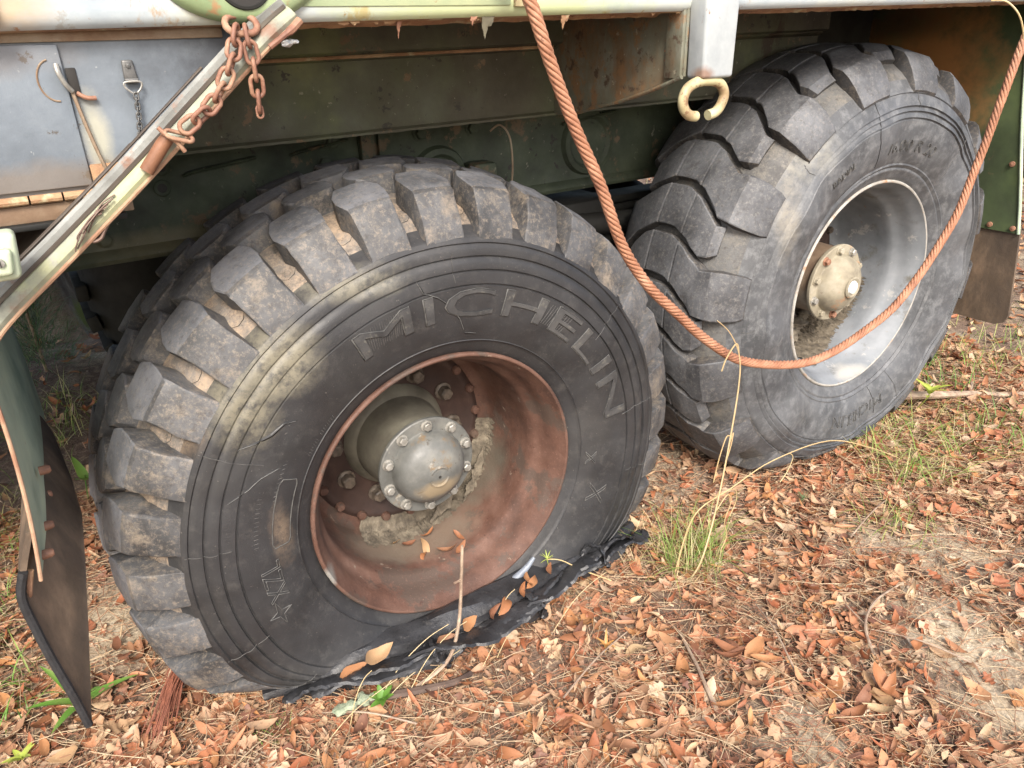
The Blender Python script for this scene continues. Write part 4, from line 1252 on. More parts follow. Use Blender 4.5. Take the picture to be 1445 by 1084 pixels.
# outer lip: folded rounded edge, two bands
P = [Vector((p.x + .003, YF, p.z)) - Vector((.62, 0, -.78)) * .017 for p in LP]
V = []; F = []
sec = [(-.000, .020), (-.004, .006), (-.001, -.001), (.004, -.0045), (.009, -.0055), (.0145, -.003), (.017, .003), (.015, .009), (.006, .012)]   # (along normal, y offset)
nrm = Vector((.62, 0, -.78))
m_ = len(sec)
for p in P:
    for a, y in sec: V.append(p + nrm * a + Vector((0, y, 0)))
for i in range(len(P) - 1):
    for k in range(m_):
        l = (k + 1) % m_
        F.append((i * m_ + k, (i + 1) * m_ + k, (i + 1) * m_ + l, i * m_ + l))
F += [tuple(range(m_)), tuple((len(P) - 1) * m_ + k for k in range(m_ - 1, -1, -1))]
part("fender_lip", V, F, M_fender, 35)
V = []; F = []
sec = [(-.014, .020), (-.0165, .008), (-.013, .004), (-.003, .0035), (-.002, .014)]
m_ = len(sec)
for p in P:
    for a, y in sec: V.append(p + nrm * a + Vector((0, y, 0)))
for i in range(len(P) - 1):
    for k in range(m_):
        l = (k + 1) % m_
        F.append((i * m_ + k, (i + 1) * m_ + k, (i + 1) * m_ + l, i * m_ + l))
F += [tuple(range(m_)), tuple((len(P) - 1) * m_ + k for k in range(m_ - 1, -1, -1))]
part("fender_flange", V, F, mat_mix("grey_fender_flange", [(.3, (.10, .10, .09)), (.5, (.20, .205, .19)), (.7, (.32, .33, .31))], 16, 9, layers=[(24, .56, .66, (.22, .13, .09))], bmp=(.4, .002, 60)), 35)
V, F = tube([p + nrm * .0165 + Vector((0, -.001, 0)) for p in P], .0030, 8); part("fender_edge", V, F, M_lip_edge)
# inner parallel strip, broken off at the top
P2 = [p for p in P if p.z < .755]
V, F = tube([p + nrm * -.0185 + Vector((0, .012, 0)) for p in P2[:20]], .0035, 8, flat=.5); part("fender_strip", V, F, M_fender_in)
V, F = tube([p + nrm * -.019 + Vector((0, .02, 0)) for p in P[14:24]], .0012, 8, flat=.5); part("fender_strip", V, F, M_fender_in)
V, F = tube(spline([(-.262, YF - .01, .787), (-.245, YF - .012, .798), (-.232, YF - .010, .806), (-.221, YF - .008, .815)], 5), [.0035] * 8 + [.005] * 8, 8); part("fender_top_stub", V, F, M_chain)
lumps("paint_remnant", [(-.237, YF + .004, .790, .009), (-.229, YF + .006, .792, .007)], M_white, truck, seed=3, sub=2)
# lower guard: pale green steel with rusty edge; bottom edge slopes up inward
def bl(pts, t):
    return np.interp(t, [0, .25, .45, .65, .85, 1.0], pts)
g = []
ys = [YF, YF + .006, -.09, -.05, 0, .05, .10, .15, .20, .26, .32, .40]
for k, t in enumerate(np.linspace(0, 1, 14)):
    row = []
    for y in ys:
        u = (y - YF) / .52
        xb = -.655 + .030 * u + .012 * math.sin(3 * u); zb = .172 + .018 * math.sin(2.5 * u)
        xt, zt = -.636, .470
        xm = -.634
        # quadratic from top to bottom
        x = (1 - t) ** 2 * xt + 2 * t * (1 - t) * (xm + .002 + .01 * u) + t * t * xb
        z = zt + (zb - zt) * t
        row.append(Vector((x, y, z)))
    g.append(row)
V, F = sheet(g, .0035, (-1, 0, 0)); part("splash_guard", V, F, M_fender_low, 40)
P = [row[0] + Vector((-.001, -.001, 0)) for row in g]
V, F = tube(P, .0026, 8); part("splash_guard_edge", V, F, M_lip_edge)
edge = g[-1]
# rubber flap clamped to the wheel side of the guard
fl = []
outer = [(-.648, .235), (-.668, .185), (-.679, .150), (-.677, .10), (-.672, .04), (-.664, -.03), (-.659, -.087)]
inner_b = {YF: (-.659, -.087), -.06: (-.632, .018), .0: (-.612, .095), .08: (-.600, .135), .18: (-.603, .150), .28: (-.612, .170)}
yk = sorted(inner_b)
g2 = []
ys2 = [YF, YF + .004, -.10, -.08, -.06, -.03, 0, .04, .08, .13, .18, .23, .28]
OP = spline([(x, 0, z) for x, z in outer], 4)
for i, p in enumerate(OP):
    t = i / (len(OP) - 1)
    row = []
    for y in ys2:
        xb = np.interp(y, yk, [inner_b[q][0] for q in yk]); zb = np.interp(y, yk, [inner_b[q][1] for q in yk])
        u = (y - YF) / (.28 - YF)
        x0_, z0_ = -.646 + .018 * u, .245 + .0 * u
        # blend outer curve shape to straight inner line
        xs_ = p.x + (x0_ + (xb - x0_) * t - (outer[0][0] + (outer[-1][0] - outer[0][0]) * t)) * 1.0
        zs_ = p.z + (z0_ + (zb - z0_) * t - (outer[0][1] + (outer[-1][1] - outer[0][1]) * t)) * 1.0
        xs_ += (.018 * math.sin(math.pi * t)) * u
        row.append(Vector((xs_, y, zs_)))
    g2.append(row)
V, F = sheet(g2, .008, (-1, -.1, 0)); part("mud_flap", V, F, M_flap, 40)
P = [row[0] + Vector((-.004, -.002, 0)) for row in g2[4:]]
V, F = tube(P, .0058, 8); part("mud_flap_edge", V, F, M_flap_edge)
for px_, pz_, y in ((-.641, .195, .06), (-.645, .190, -.02), (-.650, .186, -.085), (-.630, .255, .02)):
    V, F = lathe_y([(.0065, 0), (.0065, -.009), (.004, -.012), (.0001, -.012)], 0, 0, 12)
    V = [(px_ - v[1] * 1.2, y + v[0], pz_ + v[2]) for v in V]
    part("guard_bolt", V, F, M_bolt_rust)
P = spline([(-.664, YF + .01, .185), (-.672, YF + .01, .16), (-.676, YF + .015, .145)], 4)
V, F = tube(P, .004, 8); part("guard_clamp", V, F, M_lip_edge)

# lamp housing at the far left
V, F = taper_box(-.66, -.566, -.665, -.571, -.185, -.15, .575, .624, .007); part("lamp_housing", V, F, M_clip)
V, F = taper_box(-.655, -.573, -.66, -.577, -.192, -.184, .582, .610, .005); part("lamp_cover", V, F, M_clip)
V, F = lathe_y([(.0045, -.1925), (.004, -.195), (.0001, -.1955)], -.586, .597, 16); part("cover_screw", V, F, M_bolt)
V, F = box((-.5865, -.1962, .5935), (-.5855, -.1952, .6005)); part("screw_slot", V, F, M_hole)

# ------------------------------------------------------------------ rear guard and flap
xg = 1.95
g = []
for t in np.linspace(0, 1, 10):
    z = .86 + (.20 - .86) * t
    yo = .105 + (-.036 - .105) * t
    g.append([Vector((xg + .004 * math.sin(9 * t + q * 5), yo + (.72 - yo) * q, z)) for q in (0, .01, .05, .2, .4, .6, .8, 1)])
V, F = sheet(g, .004, (1, 0, 0)); part("rear_guard", V, F, M_rearguard, 40)
V, F = tube([row[0] for row in g], .005, 8); part("rear_guard_edge", V, F, M_fender_low)
pts = [(-.034, .225), (-.050, .10), (-.062, .0), (-.068, -.055), (-.060, -.080), (-.035, -.092), (.02, -.094), (.45, -.094), (.45, .225)]
nn = len(pts)
V = [(xg + .006, y, z) for y, z in pts] + [(xg + .016, y, z) for y, z in pts]
F = [tuple(range(nn)), tuple(range(2 * nn - 1, nn - 1, -1))] + [(i, i + nn, (i + 1) % nn + nn, (i + 1) % nn) for i in range(nn)]
part("rear_mud_flap", V, F, M_flap)
for y, z in ((-.018, .215), (.05, .215), (.03, .40), (.12, .21)):
    V, F = lathe_y([(.008, 0), (.008, -.005), (.0001, -.007)], 0, 0, 12)
    part("guard_rivet", [(xg + v[1], y + v[0], z + v[2]) for v in V], F, M_bolt_rust)

# ------------------------------------------------------------------ wire rope
rope = empty("wire_rope", (.0, -.16, .8))
tag(rope, "rusty orange twisted wire rope sagging in a loop across the rear tyre", "rope")
path = [(.02, -.150, .99), (.05, -.155, .91), (.085, -.16, .834), (.12, -.16, .763), (.151, -.16, .695), (.193, -.16, .616), (.238, -.16, .527), (.306, -.16, .42), (.418, -.16, .304), (.566, -.16, .195), (.729, -.16, .129),
        (.852, -.16, .109), (1.002, -.16, .13), (1.172, -.16, .209), (1.282, -.16, .313), (1.36, -.16, .487), (1.403, -.16, .656), (1.436, -.16, .744), (1.47, -.155, .83), (1.49, -.15, .93)]
PP = spline(path, 40)
# resample evenly
d = [0]
for i in range(1, len(PP)): d.append(d[-1] + (PP[i] - PP[i - 1]).length)
L = d[-1]; ns = 620
arr = np.array([tuple(p) for p in PP]); s_ = np.linspace(0, L, ns)
PP = [Vector((np.interp(q, d, arr[:, 0]), np.interp(q, d, arr[:, 1]), np.interp(q, d, arr[:, 2]))) for q in s_]
for i in range(ns):
    q = s_[i]
    PP[i] = PP[i] + Vector((.0022 * math.sin(q * 17) + .0012 * math.sin(q * 41 + 1), .002 * math.sin(q * 23), .0022 * math.cos(q * 13 + 2)))
fr = []
u = None
for i in range(ns):
    t = (PP[min(i + 1, ns - 1)] - PP[max(i - 1, 0)]).normalized()
    if u is None: u, _ = frame(t)
    u = (u - t * u.dot(t)).normalized()
    fr.append((u, t.cross(u)))
for k in range(6):
    P = []
    for i in range(ns):
        a = 2 * math.pi * (k / 6 - s_[i] / .075)
        P.append(PP[i] + (fr[i][0] * math.cos(a) + fr[i][1] * math.sin(a)) * .0062)
    V, F = tube(P, .0036, 7)
    obj("strand", V, F, M_rope, rope, 60)

# ------------------------------------------------------------------ rusty chain
def link_mesh(c, d, nrm, L, W, r, n=18):
    """one oval chain link centred c, long axis d, flat normal nrm"""
    d = Vector(d).normalized(); nrm = Vector(nrm); nrm = (nrm - d * nrm.dot(d)).normalized(); s = d.cross(nrm)
    P = []
    h = L / 2 - W / 2
    for k in range(n):
        a = 2 * math.pi * k / n
        P.append(Vector(c) + d * (math.sin(a) * W / 2 + (h if math.sin(a) > 0 else -h)) + s * math.cos(a) * W / 2)
    return tube(P, r, 8, closed=True)
chain = empty("chain", (-.28, -.14, .81))
tag(chain, "rusty heavy chain hanging in two lengths from the bowl hole", "chain")
def chain_run(pts, L, W, r, par, mat, name="link", first=0):
    P = spline(pts, 30)
    dd = [0]
    for i in range(1, len(P)): dd.append(dd[-1] + (P[i] - P[i - 1]).length)
    A = np.array([tuple(p) for p in P])
    at = lambda q: Vector((np.interp(q, dd, A[:, 0]), np.interp(q, dd, A[:, 1]), np.interp(q, dd, A[:, 2])))
    pitch = L - 2 * r - .001
    q = pitch / 2; i = first
    while q + pitch / 2 <= dd[-1] + .002:
        a, b_ = at(q - pitch / 2), at(q + pitch / 2)
        nr = Vector((0, -1, .1)) if i % 2 == 0 else Vector((1, -.35, .3))
        V, F = link_mesh((a + b_) / 2, b_ - a, nr, L, W, r)
        obj(name, V, F, mat, par, 60)
        q += pitch; i += 1
V, F = link_mesh((-.288, -.118, .8115), (1, 0, 0), (0, -.75, .66), .036, .026, .0040); obj("link", V, F, M_chain, chain, 60)
chain_run([(-.296, -.128, .808), (-.303, -.135, .792), (-.310, -.14, .775), (-.317, -.14, .762), (-.326, -.14, .748), (-.337, -.14, .733), (-.352, -.14, .720), (-.369, -.14, .710), (-.384, -.14, .7015)], .0235, .0150, .0027, chain, M_chain, first=1)
chain_run([(-.286, -.128, .808), (-.2865, -.134, .792), (-.285, -.135, .772), (-.2845, -.133, .752), (-.2845, -.130, .735), (-.285, -.128, .720)], .0245, .0145, .0026, chain, M_chain, first=1)
for dx, rr_ in ((0, .0022),):
    V, F = link_mesh((-.285, -.128, .7165), (0, 0, 1), (.3, -1, 0), .014, .008, .0016); obj("link", V, F, M_chain, chain, 60)
# T toggle and pipe stub on the end of the chain
tog = empty("toggle_pin", (-.40, -.13, .69))
tag(tog, "rusty pipe stub with bent cross wire at the end of the chain", "toggle")
V, F = tube([(-.393, -.132, .698), (-.401, -.131, .690), (-.424, -.128, .662)], [.0075, .0080, .0080], 14); obj("pipe_stub", V, F, M_pipe, tog, 40)
V, F = tube(spline([(-.404, -.142, .7095), (-.397, -.144, .7005), (-.388, -.145, .693), (-.381, -.143, .6815)], 4), .0026, 8); obj("cross_wire", V, F, M_chain, tog, 50)
V, F = link_mesh((-.384, -.143, .6985), (1, 0, -.35), (0, -.5, 1), .030, .015, .0024); obj("wire_loop", V, F, M_chain, tog, 60)

# small dark chain on the toolbox
sc = empty("small_chain", (-.41, YT - .01, .77))
tag(sc, "thin dark steel chain hanging from a bracket on the blue-grey toolbox", "chain")
V, F = taper_box(-.4175, -.4055, -.4185, -.4035, YT - .0055, YT - .001, .757, .778, .002); obj("bracket", V, F, M_smallchain, sc)
V, F = box((-.4185, YT - .0085, .753), (-.4035, YT - .002, .7585), .0015); obj("bracket_fold", V, F, M_smallchain, sc)
V, F = lathe_y([(.003, YT - .0055), (.0025, YT - .0075), (.0001, YT - .008)], -.4115, .772, 12); obj("rivet", V, F, M_smallchain, sc)
P = spline([(-.419, YT - .009, .7545), (-.403, YT - .009, .7545), (-.4025, YT - .009, .749), (-.4085, YT - .009, .7425), (-.4125, YT - .009, .7425), (-.4195, YT - .009, .749)], 4, closed=True)
V, F = tube(P, .0012, 6, closed=True); obj("triangle_ring", V, F, M_bolt, sc)
chain_run([(-.4105, YT - .011, .742), (-.413, YT - .011, .715), (-.418, YT - .012, .69), (-.4265, YT - .013, .665), (-.435, YT - .014, .645), (-.442, YT - .02, .632)], .0085, .0048, .0010, sc, M_smallchain)
# frayed strap tangled on the fender
fs = empty("frayed_strap", (-.45, -.13, .63))
tag(fs, "frayed brown strap tangled behind the fender lip below the small chain", "strap")
r_ = random.Random(12)
for i in range(7):
    a = Vector((-.462 - .003 * i, YF - .006 + r_.uniform(-.004, .004), .640 - .003 * i))
    pts = [a, a + Vector((-.016, 0, -.010 + r_.uniform(-.004, .004))), a + Vector((-.030 + r_.uniform(-.006, .004), -.004, -.026)), a + Vector((-.036, 0, -.034 + r_.uniform(-.005, .005)))]
    V, F = tube(spline(pts, 5), .0016, 6, flat=.5); obj("strap_strand", V, F, M_fibre, fs, 60)
P = spline([(-.489, YF, .604), (-.497, YF, .598), (-.496, YF, .590), (-.487, YF, .592), (-.480, YF, .602), (-.463, YF, .625)], 5)
V, F = tube(P, .0022, 6); obj("strap_loop", V, F, M_fibre, fs, 60)

# pale cord tied near the top of the rope
V, F = tube(spline([(1.37, -.10, .832), (1.387, -.125, .829), (1.402, -.15, .803), (1.424, -.158, .768), (1.432, -.16, .748)], 5), .0020, 6)
o = obj("cord", V, F, M_straw); tag(o, "thin straw-coloured cord tied from the bed to the right end of the rope", "cord")

# ------------------------------------------------------------------ leaves
def leaf_template(nl=6, nw=2, L=1, W=.36, curl=.15, fold=.12, twist=.1, tip=1.0, seed=0, lobes=False):
    r_ = random.Random(seed)
    V = []; F = []
    for i in range(nl + 1):
        t = i / nl
        w = W / 2 * (math.sin(math.pi * t ** (.85 * tip)) ** .8 if 0 < t < 1 else .02)
        for j in range(nw + 1):
            s = j / nw * 2 - 1
            x = (t - .5) * L
            y = s * w * (1 + .12 * math.sin(t * 9 + seed * 2 + j))
            z = curl * (t - .5) ** 2 * 4 * L * .3 + fold * abs(s) * w + twist * s * (t - .5) * w * 2 + .03 * W * math.sin(7 * t + 2 * s + seed)
            V.append((x, y, z))
    for i in range(nl):
        for j in range(nw):
            a = i * (nw + 1) + j
            F.append((a, a + 1, a + nw + 2, a + nw + 1))
    if lobes:
        V = [(x, y * (1 + .45 * math.sin((x / L + .5) * 22)) , z + .03 * math.sin(x * 19)) for x, y, z in V]
    return np.array(V), F

def rotmats(az, pitch, roll):
    ca, sa = np.cos(az), np.sin(az); cp, sp = np.cos(pitch), np.sin(pitch); cr, sr = np.cos(roll), np.sin(roll)
    Z = np.zeros_like(az); O = np.ones_like(az)
    Rz = np.stack([ca, -sa, Z, sa, ca, Z, Z, Z, O], -1).reshape(-1, 3, 3)
    Ry = np.stack([cp, Z, sp, Z, O, Z, -sp, Z, cp], -1).reshape(-1, 3, 3)
    Rx = np.stack([O, Z, Z, Z, cr, -sr, Z, sr, cr], -1).reshape(-1, 3, 3)
    return Rz @ Ry @ Rx

def scatter(name, templates, pos, sizes, az, pitch, roll, mat, label=None):
    allV = []; allF = []; base = 0
    n = len(pos)
    which = rng.integers(0, len(templates), n)
    for ti, (TV, TF) in enumerate(templates):
        idx = np.where(which == ti)[0]
        if not len(idx): continue
        M = rotmats(az[idx], pitch[idx], roll[idx])
        wv = np.einsum('nij,vj->nvi', M, TV) * sizes[idx][:, None, None] + pos[idx][:, None, :]
        nv = TV.shape[0]
        allV.append(wv.reshape(-1, 3))
        f = np.array(TF)
        off = (np.arange(len(idx)) * nv)[:, None, None] + base
        allF.append((f[None] + off).reshape(-1, f.shape[1]))
        base += len(idx) * nv
    V = np.concatenate(allV); F = np.concatenate(allF)
    me = bpy.data.meshes.new(name)
    me.vertices.add(len(V)); me.vertices.foreach_set("co", V.reshape(-1).astype(np.float32))
    k = F.shape[1]
    me.loops.add(F.size); me.loops.foreach_set("vertex_index", F.reshape(-1).astype(np.int32))
    me.polygons.add(len(F)); me.polygons.foreach_set("loop_start", (np.arange(len(F)) * k).astype(np.int32))
    me.update(calc_edges=True)
    me.shade_smooth()
    me.materials.append(mat)
    o = bpy.data.objects.new(name, me)
    link(o)
    o["kind"] = "stuff"
    if label: o["label"] = label
    return o

# where leaves may fall: density in the area the camera and its neighbours see
def sample_area(n, near=True):
    if near:
        x = rng.uniform(-1.25, 2.3, n); y = rng.uniform(-1.0, 1.0, n)
    else:
        x = rng.uniform(-3.5, 7.0, n); y = rng.uniform(-1.0, 7.0, n)
    return x, y
SAND = [(.816, -.607, .15), (.36, -.60, .11), (-.613, .41, .20), (.55, -.34, .07), (1.1, -.45, .16), (-.60, .62, .10), (.95, -.30, .08), (.70, -.75, .12)]
def sandkeep(x, y, amt=.93):
    k = np.ones_like(x)
    for a, b_, r0 in SAND:
        dd = np.hypot(x - a, (y - b_)) / r0
        k *= 1 - amt * np.exp(-dd ** 2)
    k *= .35 + .95 * vnoise(x, y, 5.0)
    under = (y > .06) & (y < 2.1) & (x > -.35) & (x < 2.0)
    k = np.where(under, k * .25, k)
    return rng.random(len(x)) < k
T = [leaf_template(seed=1, W=.28, curl=.5, fold=.35), leaf_template(seed=2, W=.36, curl=-.4, fold=.3), leaf_template(seed=3, W=.24, curl=1.2, fold=.7, twist=.9), leaf_template(seed=4, W=.40, curl=.3, fold=-.35, tip=1.3),
     leaf_template(seed=5, W=.30, curl=-.9, fold=.4, twist=-.9), leaf_template(seed=6, W=.18, curl=.4, fold=.9), leaf_template(seed=7, W=.46, curl=.8, fold=.3, tip=.8), leaf_template(seed=8, W=.22, curl=-.5, fold=1.0, twist=.6), leaf_template(seed=9, W=.33, curl=1.5, fold=.5, twist=-1.2),
     leaf_template(seed=10, W=.60, curl=.6, fold=.3, lobes=True, nl=12), leaf_template(seed=11, W=.50, curl=-.6, fold=.3, twist=.6, lobes=True, nl=12)]
def leaves(nname, n, near, smin, smax, lift, mat, lab, tilt=.28):
    x, y = sample_area(n, near)
    k = sandkeep(x, y); x, y = x[k], y[k]
    n = len(x)
    s = rng.uniform(smin, smax, n)
    z = ground_h(x, y) + rng.uniform(0, 1, n) ** 2 * lift + .004
    # heap a little against the tyres
    return scatter(nname, T, np.stack([x, y, z], 1), s, rng.uniform(0, 6.283, n), rng.normal(0, tilt, n), rng.normal(0, tilt, n), mat, lab)
leaves("leaf_litter", 30000, True, .012, .056, .018, M_leaf, "orange and brown dead leaves covering the ground around the wheels")
leaves("leaf_litter", 26000, False, .035, .070, .015, M_leaf, "dead leaves on the ground beyond the truck")
# fine fragments
def fragments(n, near, s0, s1):
    x, y = sample_area(n, near)
    k = sandkeep(x, y, .7); x, y = x[k], y[k]; n = len(x)
    TV = [(np.array([(-.5, -.2, 0), (.5, -.12, .05), (.45, .2, 0), (-.4, .18, .08)]), [(0, 1, 2, 3)]), (np.array([(-.5, -.05, 0), (.5, -.06, .1), (.5, .05, .1), (-.5, .05, 0)]), [(0, 1, 2, 3)])]
    z = ground_h(x, y) + rng.uniform(0, .008, n) + .002
    scatter("leaf_fragments", TV, np.stack([x, y, z], 1), rng.uniform(s0, s1, n), rng.uniform(0, 6.28, n), rng.normal(0, .3, n), rng.normal(0, .4, n), M_chaff, "broken bits of leaf and bark on the soil")
fragments(170000, True, .003, .016)
fragments(25000, False, .012, .035)
# pine needles
def needle_template(seed):
    P = [(-.5, 0, 0), (-.2, .03 * math.sin(seed), .012), (.15, .06 * math.sin(seed * 2.1), .014), (.5, .10 * math.cos(seed * 1.3), 0)]
    V = []; F = []
    for i, p in enumerate(P):
        V += [(p[0], p[1] - .006, p[2]), (p[0], p[1] + .006, p[2]), (p[0], p[1], p[2] + .009)]
    for i in range(3):
        for a, b_ in ((0, 1), (1, 2), (2, 0)):
            F.append((i * 3 + a, i * 3 + b_, (i + 1) * 3 + b_, (i + 1) * 3 + a))
    return np.array(V), F
n = 36000
x, y = sample_area(n, True); k = sandkeep(x, y, .4); x, y = x[k], y[k]; n = len(x)
z = ground_h(x, y) + rng.uniform(.002, .022, n)
scatter("pine_needles", [needle_template(s) for s in range(6)], np.stack([x, y, z], 1), rng.uniform(.05, .13, n), rng.uniform(0, 6.28, n), rng.normal(0, .10, n), rng.normal(0, .2, n), M_needle, "fallen brown pine needles over the leaf litter")

# larger leaves, one object each
leaf_meshes = []
for i in range(7):
    TV, TF = leaf_template(8, 4, 1, (.30, .36, .42, .34, .5, .28, .40)[i], (.6, -.5, .9, .3, .5, 1.0, -.8)[i], (.4, .3, .5, -.2, .2, .6, .35)[i], (.1, .5, -.5, .2, 0, .3, -.3)[i], seed=i * 3 + 1)
    me = bpy.data.meshes.new("fallen_leaf")
    me.from_pydata([tuple(v) for v in TV], [], TF); me.shade_smooth(); me.materials.append(M_leaf_obj)
    leaf_meshes.append(me)
def leaf_obj(p, s, az, pitch, roll, i, label, group=None):
    o = bpy.data.objects.new("fallen_leaf", leaf_meshes[i % 7])
    o.location = p; o.rotation_euler = (roll, pitch, az); o.scale = (s, s, s)
    link(o)
    tag(o, label, "leaf", group)
    return o
r_ = random.Random(21)
cnt = 0
while cnt < 260:
    x = r_.uniform(-1.0, 1.9); y = r_.uniform(-.92, .30)
    if y > .0 and -.62 < x < .6: continue
    if y > -.03 and x > .6: continue
    if any(math.hypot(x - a, y - b_) < q * .8 for a, b_, q in SAND): continue
    z = float(ground_h(x, y)) + r_.uniform(.008, .022)
    leaf_obj((x, y, z), r_.uniform(.036, .064), r_.uniform(0, 6.28), r_.gauss(0, .25), r_.gauss(0, .3), r_.randrange(7),
             "large curled orange-brown dead leaf lying loose on the leaf litter", "large dead leaves on the ground")
    cnt += 1
# leaves lying in the red rim
for i, (x, y, z, s, az, pt) in enumerate(((-.035, .165, -.226, .042, .3, .3), (-.005, .14, -.228, .050, 1.4, -.5), (.03, .10, -.231, .046, 2.6, .2), (.055, .085, -.222, .040, .5, -.3), (-.06, .18, -.222, .035, 2.2, .5), (.015, .165, -.222, .038, 3.3, .1), (-.02, .12, -.232, .034, 4.0, .0), (.07, .12, -.220, .036, 5.0, .3))):
    leaf_obj((x, y, z + .002), s, az, pt, .3, i, "dead leaf lying in the bottom of the rusty red rim", "dead leaves inside the red rim")
for i, (x, y, z, s, az) in enumerate(((-.215, -.030, -.262, .070, .35), (-.262, -.028, -.270, .060, .2), (-.03, -.052, -.262, .05, .5), (.02, -.056, -.258, .055, .7), (.06, -.052, -.254, .06, .8), (.10, -.045, -.250, .055, .9), (.14, -.032, -.250, .05, .6), (-.09, -.058, -.268, .05, .2), (.19, -.018, -.252, .045, .9), (.125, -.03, -.244, .05, 1.2))):
    leaf_obj((x, y - .040, z + .006), s, az, .1, r_.uniform(.5, 1.0), i + 2, "dead leaf caught in the fold of the torn front tyre", "dead leaves caught in the torn tyre")
# upright cluster of dark red leaves lower right
for i, (az, pt, s) in enumerate(((.2, -.9, .085), (1.0, -1.0, .075), (1.9, -.7, .09), (2.7, -1.1, .07), (3.6, -.5, .08), (5.2, -.6, .07))):
    leaf_obj((.528 + .03 * math.cos(az * 3), -.624 + .02 * math.sin(az), GZ + .028), s * .8, az + .8 * math.sin(i * 5), pt * .7, .3 * (i % 2), i, "dark red-brown leaf of the upright dead sprig in the sand", "leaves of the dead red sprig")
for i in range(9):
    az = i * .7 + .9 * math.sin(i * 7.3)
    leaf_obj((.40 + .035 * math.cos(az), -.42 + .035 * math.sin(az), GZ + .018 + .005 * (i % 3)), .040 + .014 * (i % 3), az, -.12 + .1 * math.sin(i * 3), .2, i, "long pinkish leaf of the flat dead rosette on the ground", "leaves of the flat dead rosette")

# ------------------------------------------------------------------ grasses and plants
def blade(base, length, az, lean, width, curve=1.0, n=8, droop=1.0):
    """a curved flat blade, V-folded"""
    base = Vector(base)
    V = []; F = []
    d = Vector((math.cos(az), math.sin(az), 0)); s = Vector((-math.sin(az), math.cos(az), 0))
    p = base.copy(); ang = lean
    for i in range(n + 1):
        t = i / n
        w = width * (1 - t) ** .6 * (.6 + .4 * min(1, t * 5)) / 2
        V += [p - s * w, p + Vector((0, 0, -w * .4)), p + s * w]
        p = p + (d * math.sin(ang) + Vector((0, 0, 1)) * math.cos(ang)) * (length / n)
        ang += curve * droop / n
    for i in range(n):
        a = i * 3
        F += [(a, a + 1, a + 4, a + 3), (a + 1, a + 2, a + 5, a + 4)]
    return V, F
def tuft(name, c, n, lmin, lmax, spread, mat, label, cat="grass tuft", group=None, w=.0022, lean=(0, .9), curve=(.4, 1.8), seed=0, kind=None):
    r_ = random.Random(seed)
    mb = MB()
    for i in range(n):
        a = r_.uniform(0, 6.28); q = spread * math.sqrt(r_.random())
        x, y = c[0] + q * math.cos(a), c[1] + q * math.sin(a)
        mb.add(*blade((x, y, float(ground_h(x, y))), r_.uniform(lmin, lmax), r_.uniform(0, 6.28), r_.uniform(*lean), r_.uniform(.7, 1.3) * w, r_.uniform(*curve)))
    o = mb.build(name, mat, None, 60)
    if kind: o["kind"] = kind; o["label"] = label
    else: tag(o, label, cat, group)
    return o
tuft("grass_tuft", (.55, -.13), 210, .06, .19, .07, M_grass, "tall yellow-green grass tuft between the two tyres in front of the shade", seed=1)
tuft("grass_tuft", (.50, -.09), 160, .04, .11, .13, M_straw, "low straw-coloured grass around the foot of the tall tuft", seed=2, w=.0016)
tuft("grass_tuft", (1.42, -.13), 130, .08, .26, .16, M_grass, "sprawling long-bladed grass right of the rear tyre", seed=3, lean=(.6, 1.3), w=.003)
tuft("grass_tuft", (1.62, .0), 200, .04, .12, .22, M_grass, "short green and straw grass under the yellow flower by the rear tyre", seed=4)
tuft("grass_tuft", (-.80, 1.05), 120, .05, .13, .22, M_grass, "thick grass clump seen left of the front tyre past the guard", seed=5)
tuft("grass_tuft", (-.86, .55), 70, .04, .10, .10, M_grass_green, "small fresh green grass clump low left of the guard", seed=6)
tuft("grass_tuft", (1.05, -.33), 70, .04, .12, .10, M_grass, "sparse pale grass in the leaves at the right edge", seed=7)
for i_, (x_, y_, n_, sp_, lab_) in enumerate(((1.95, .15, 160, .22, "green grass patch below the rear mud flap"), (2.35, -.05, 200, .28, "yellow-green grass patch at the right edge below the flap"), (2.7, .6, 220, .35, "green grass patch at the right edge beyond the flap"),
        (1.75, -.30, 120, .16, "thin straw grass patch at the right edge level with the rear tyre's foot"), (-.95, .80, 200, .22, "bright green grass patch by the middle of the left guard"), (-.70, 1.55, 220, .22, "bright grass patch in the gap left of the front tyre"), (-.88, .30, 90, .12, "green grass patch left of the mud flap tip"), (1.28, -.20, 90, .10, "green blades in front of the rear tyre's lettering"))):
    tuft("grass_tuft", (x_, y_), n_, .05, .14, sp_, M_grass if i_ % 3 else M_grass_green, lab_, seed=40 + i_, w=.0032)
tuft("grass_tuft", (-.42, -.06), 40, .02, .045, .03, M_grass_green, "tiny green grass tuft at the foot of the front tyre's tread", seed=8, w=.0014)
tuft("grass_tuft", (.22, .0), 36, .03, .09, .10, M_straw, "dry stems lying along the torn edge of the front tyre", seed=10, w=.0014, lean=(.3, 1.2))
r_ = random.Random(4)
mb = MB()
for i in range(2600):
    x = r_.uniform(-1.0, 3.0); y = r_.uniform(-.9, .4)
    if -.6 < x < .65 and y > -.02: continue
    if x > .62 and x < 1.95 and y > .0: continue
    if vnoise(x, y, 2.2) < .45: continue
    mb.add(*blade((x, y, float(ground_h(x, y))), r_.uniform(.03, .09), r_.uniform(0, 6.28), r_.uniform(.3, 1.4), r_.uniform(.001, .0022), r_.uniform(.2, 1.5), 4))
o = mb.build("dry_grass", M_straw, None, 60); tag(o, kind="stuff"); o["label"] = "scattered dry grass stems in the leaf litter"
mb = MB()
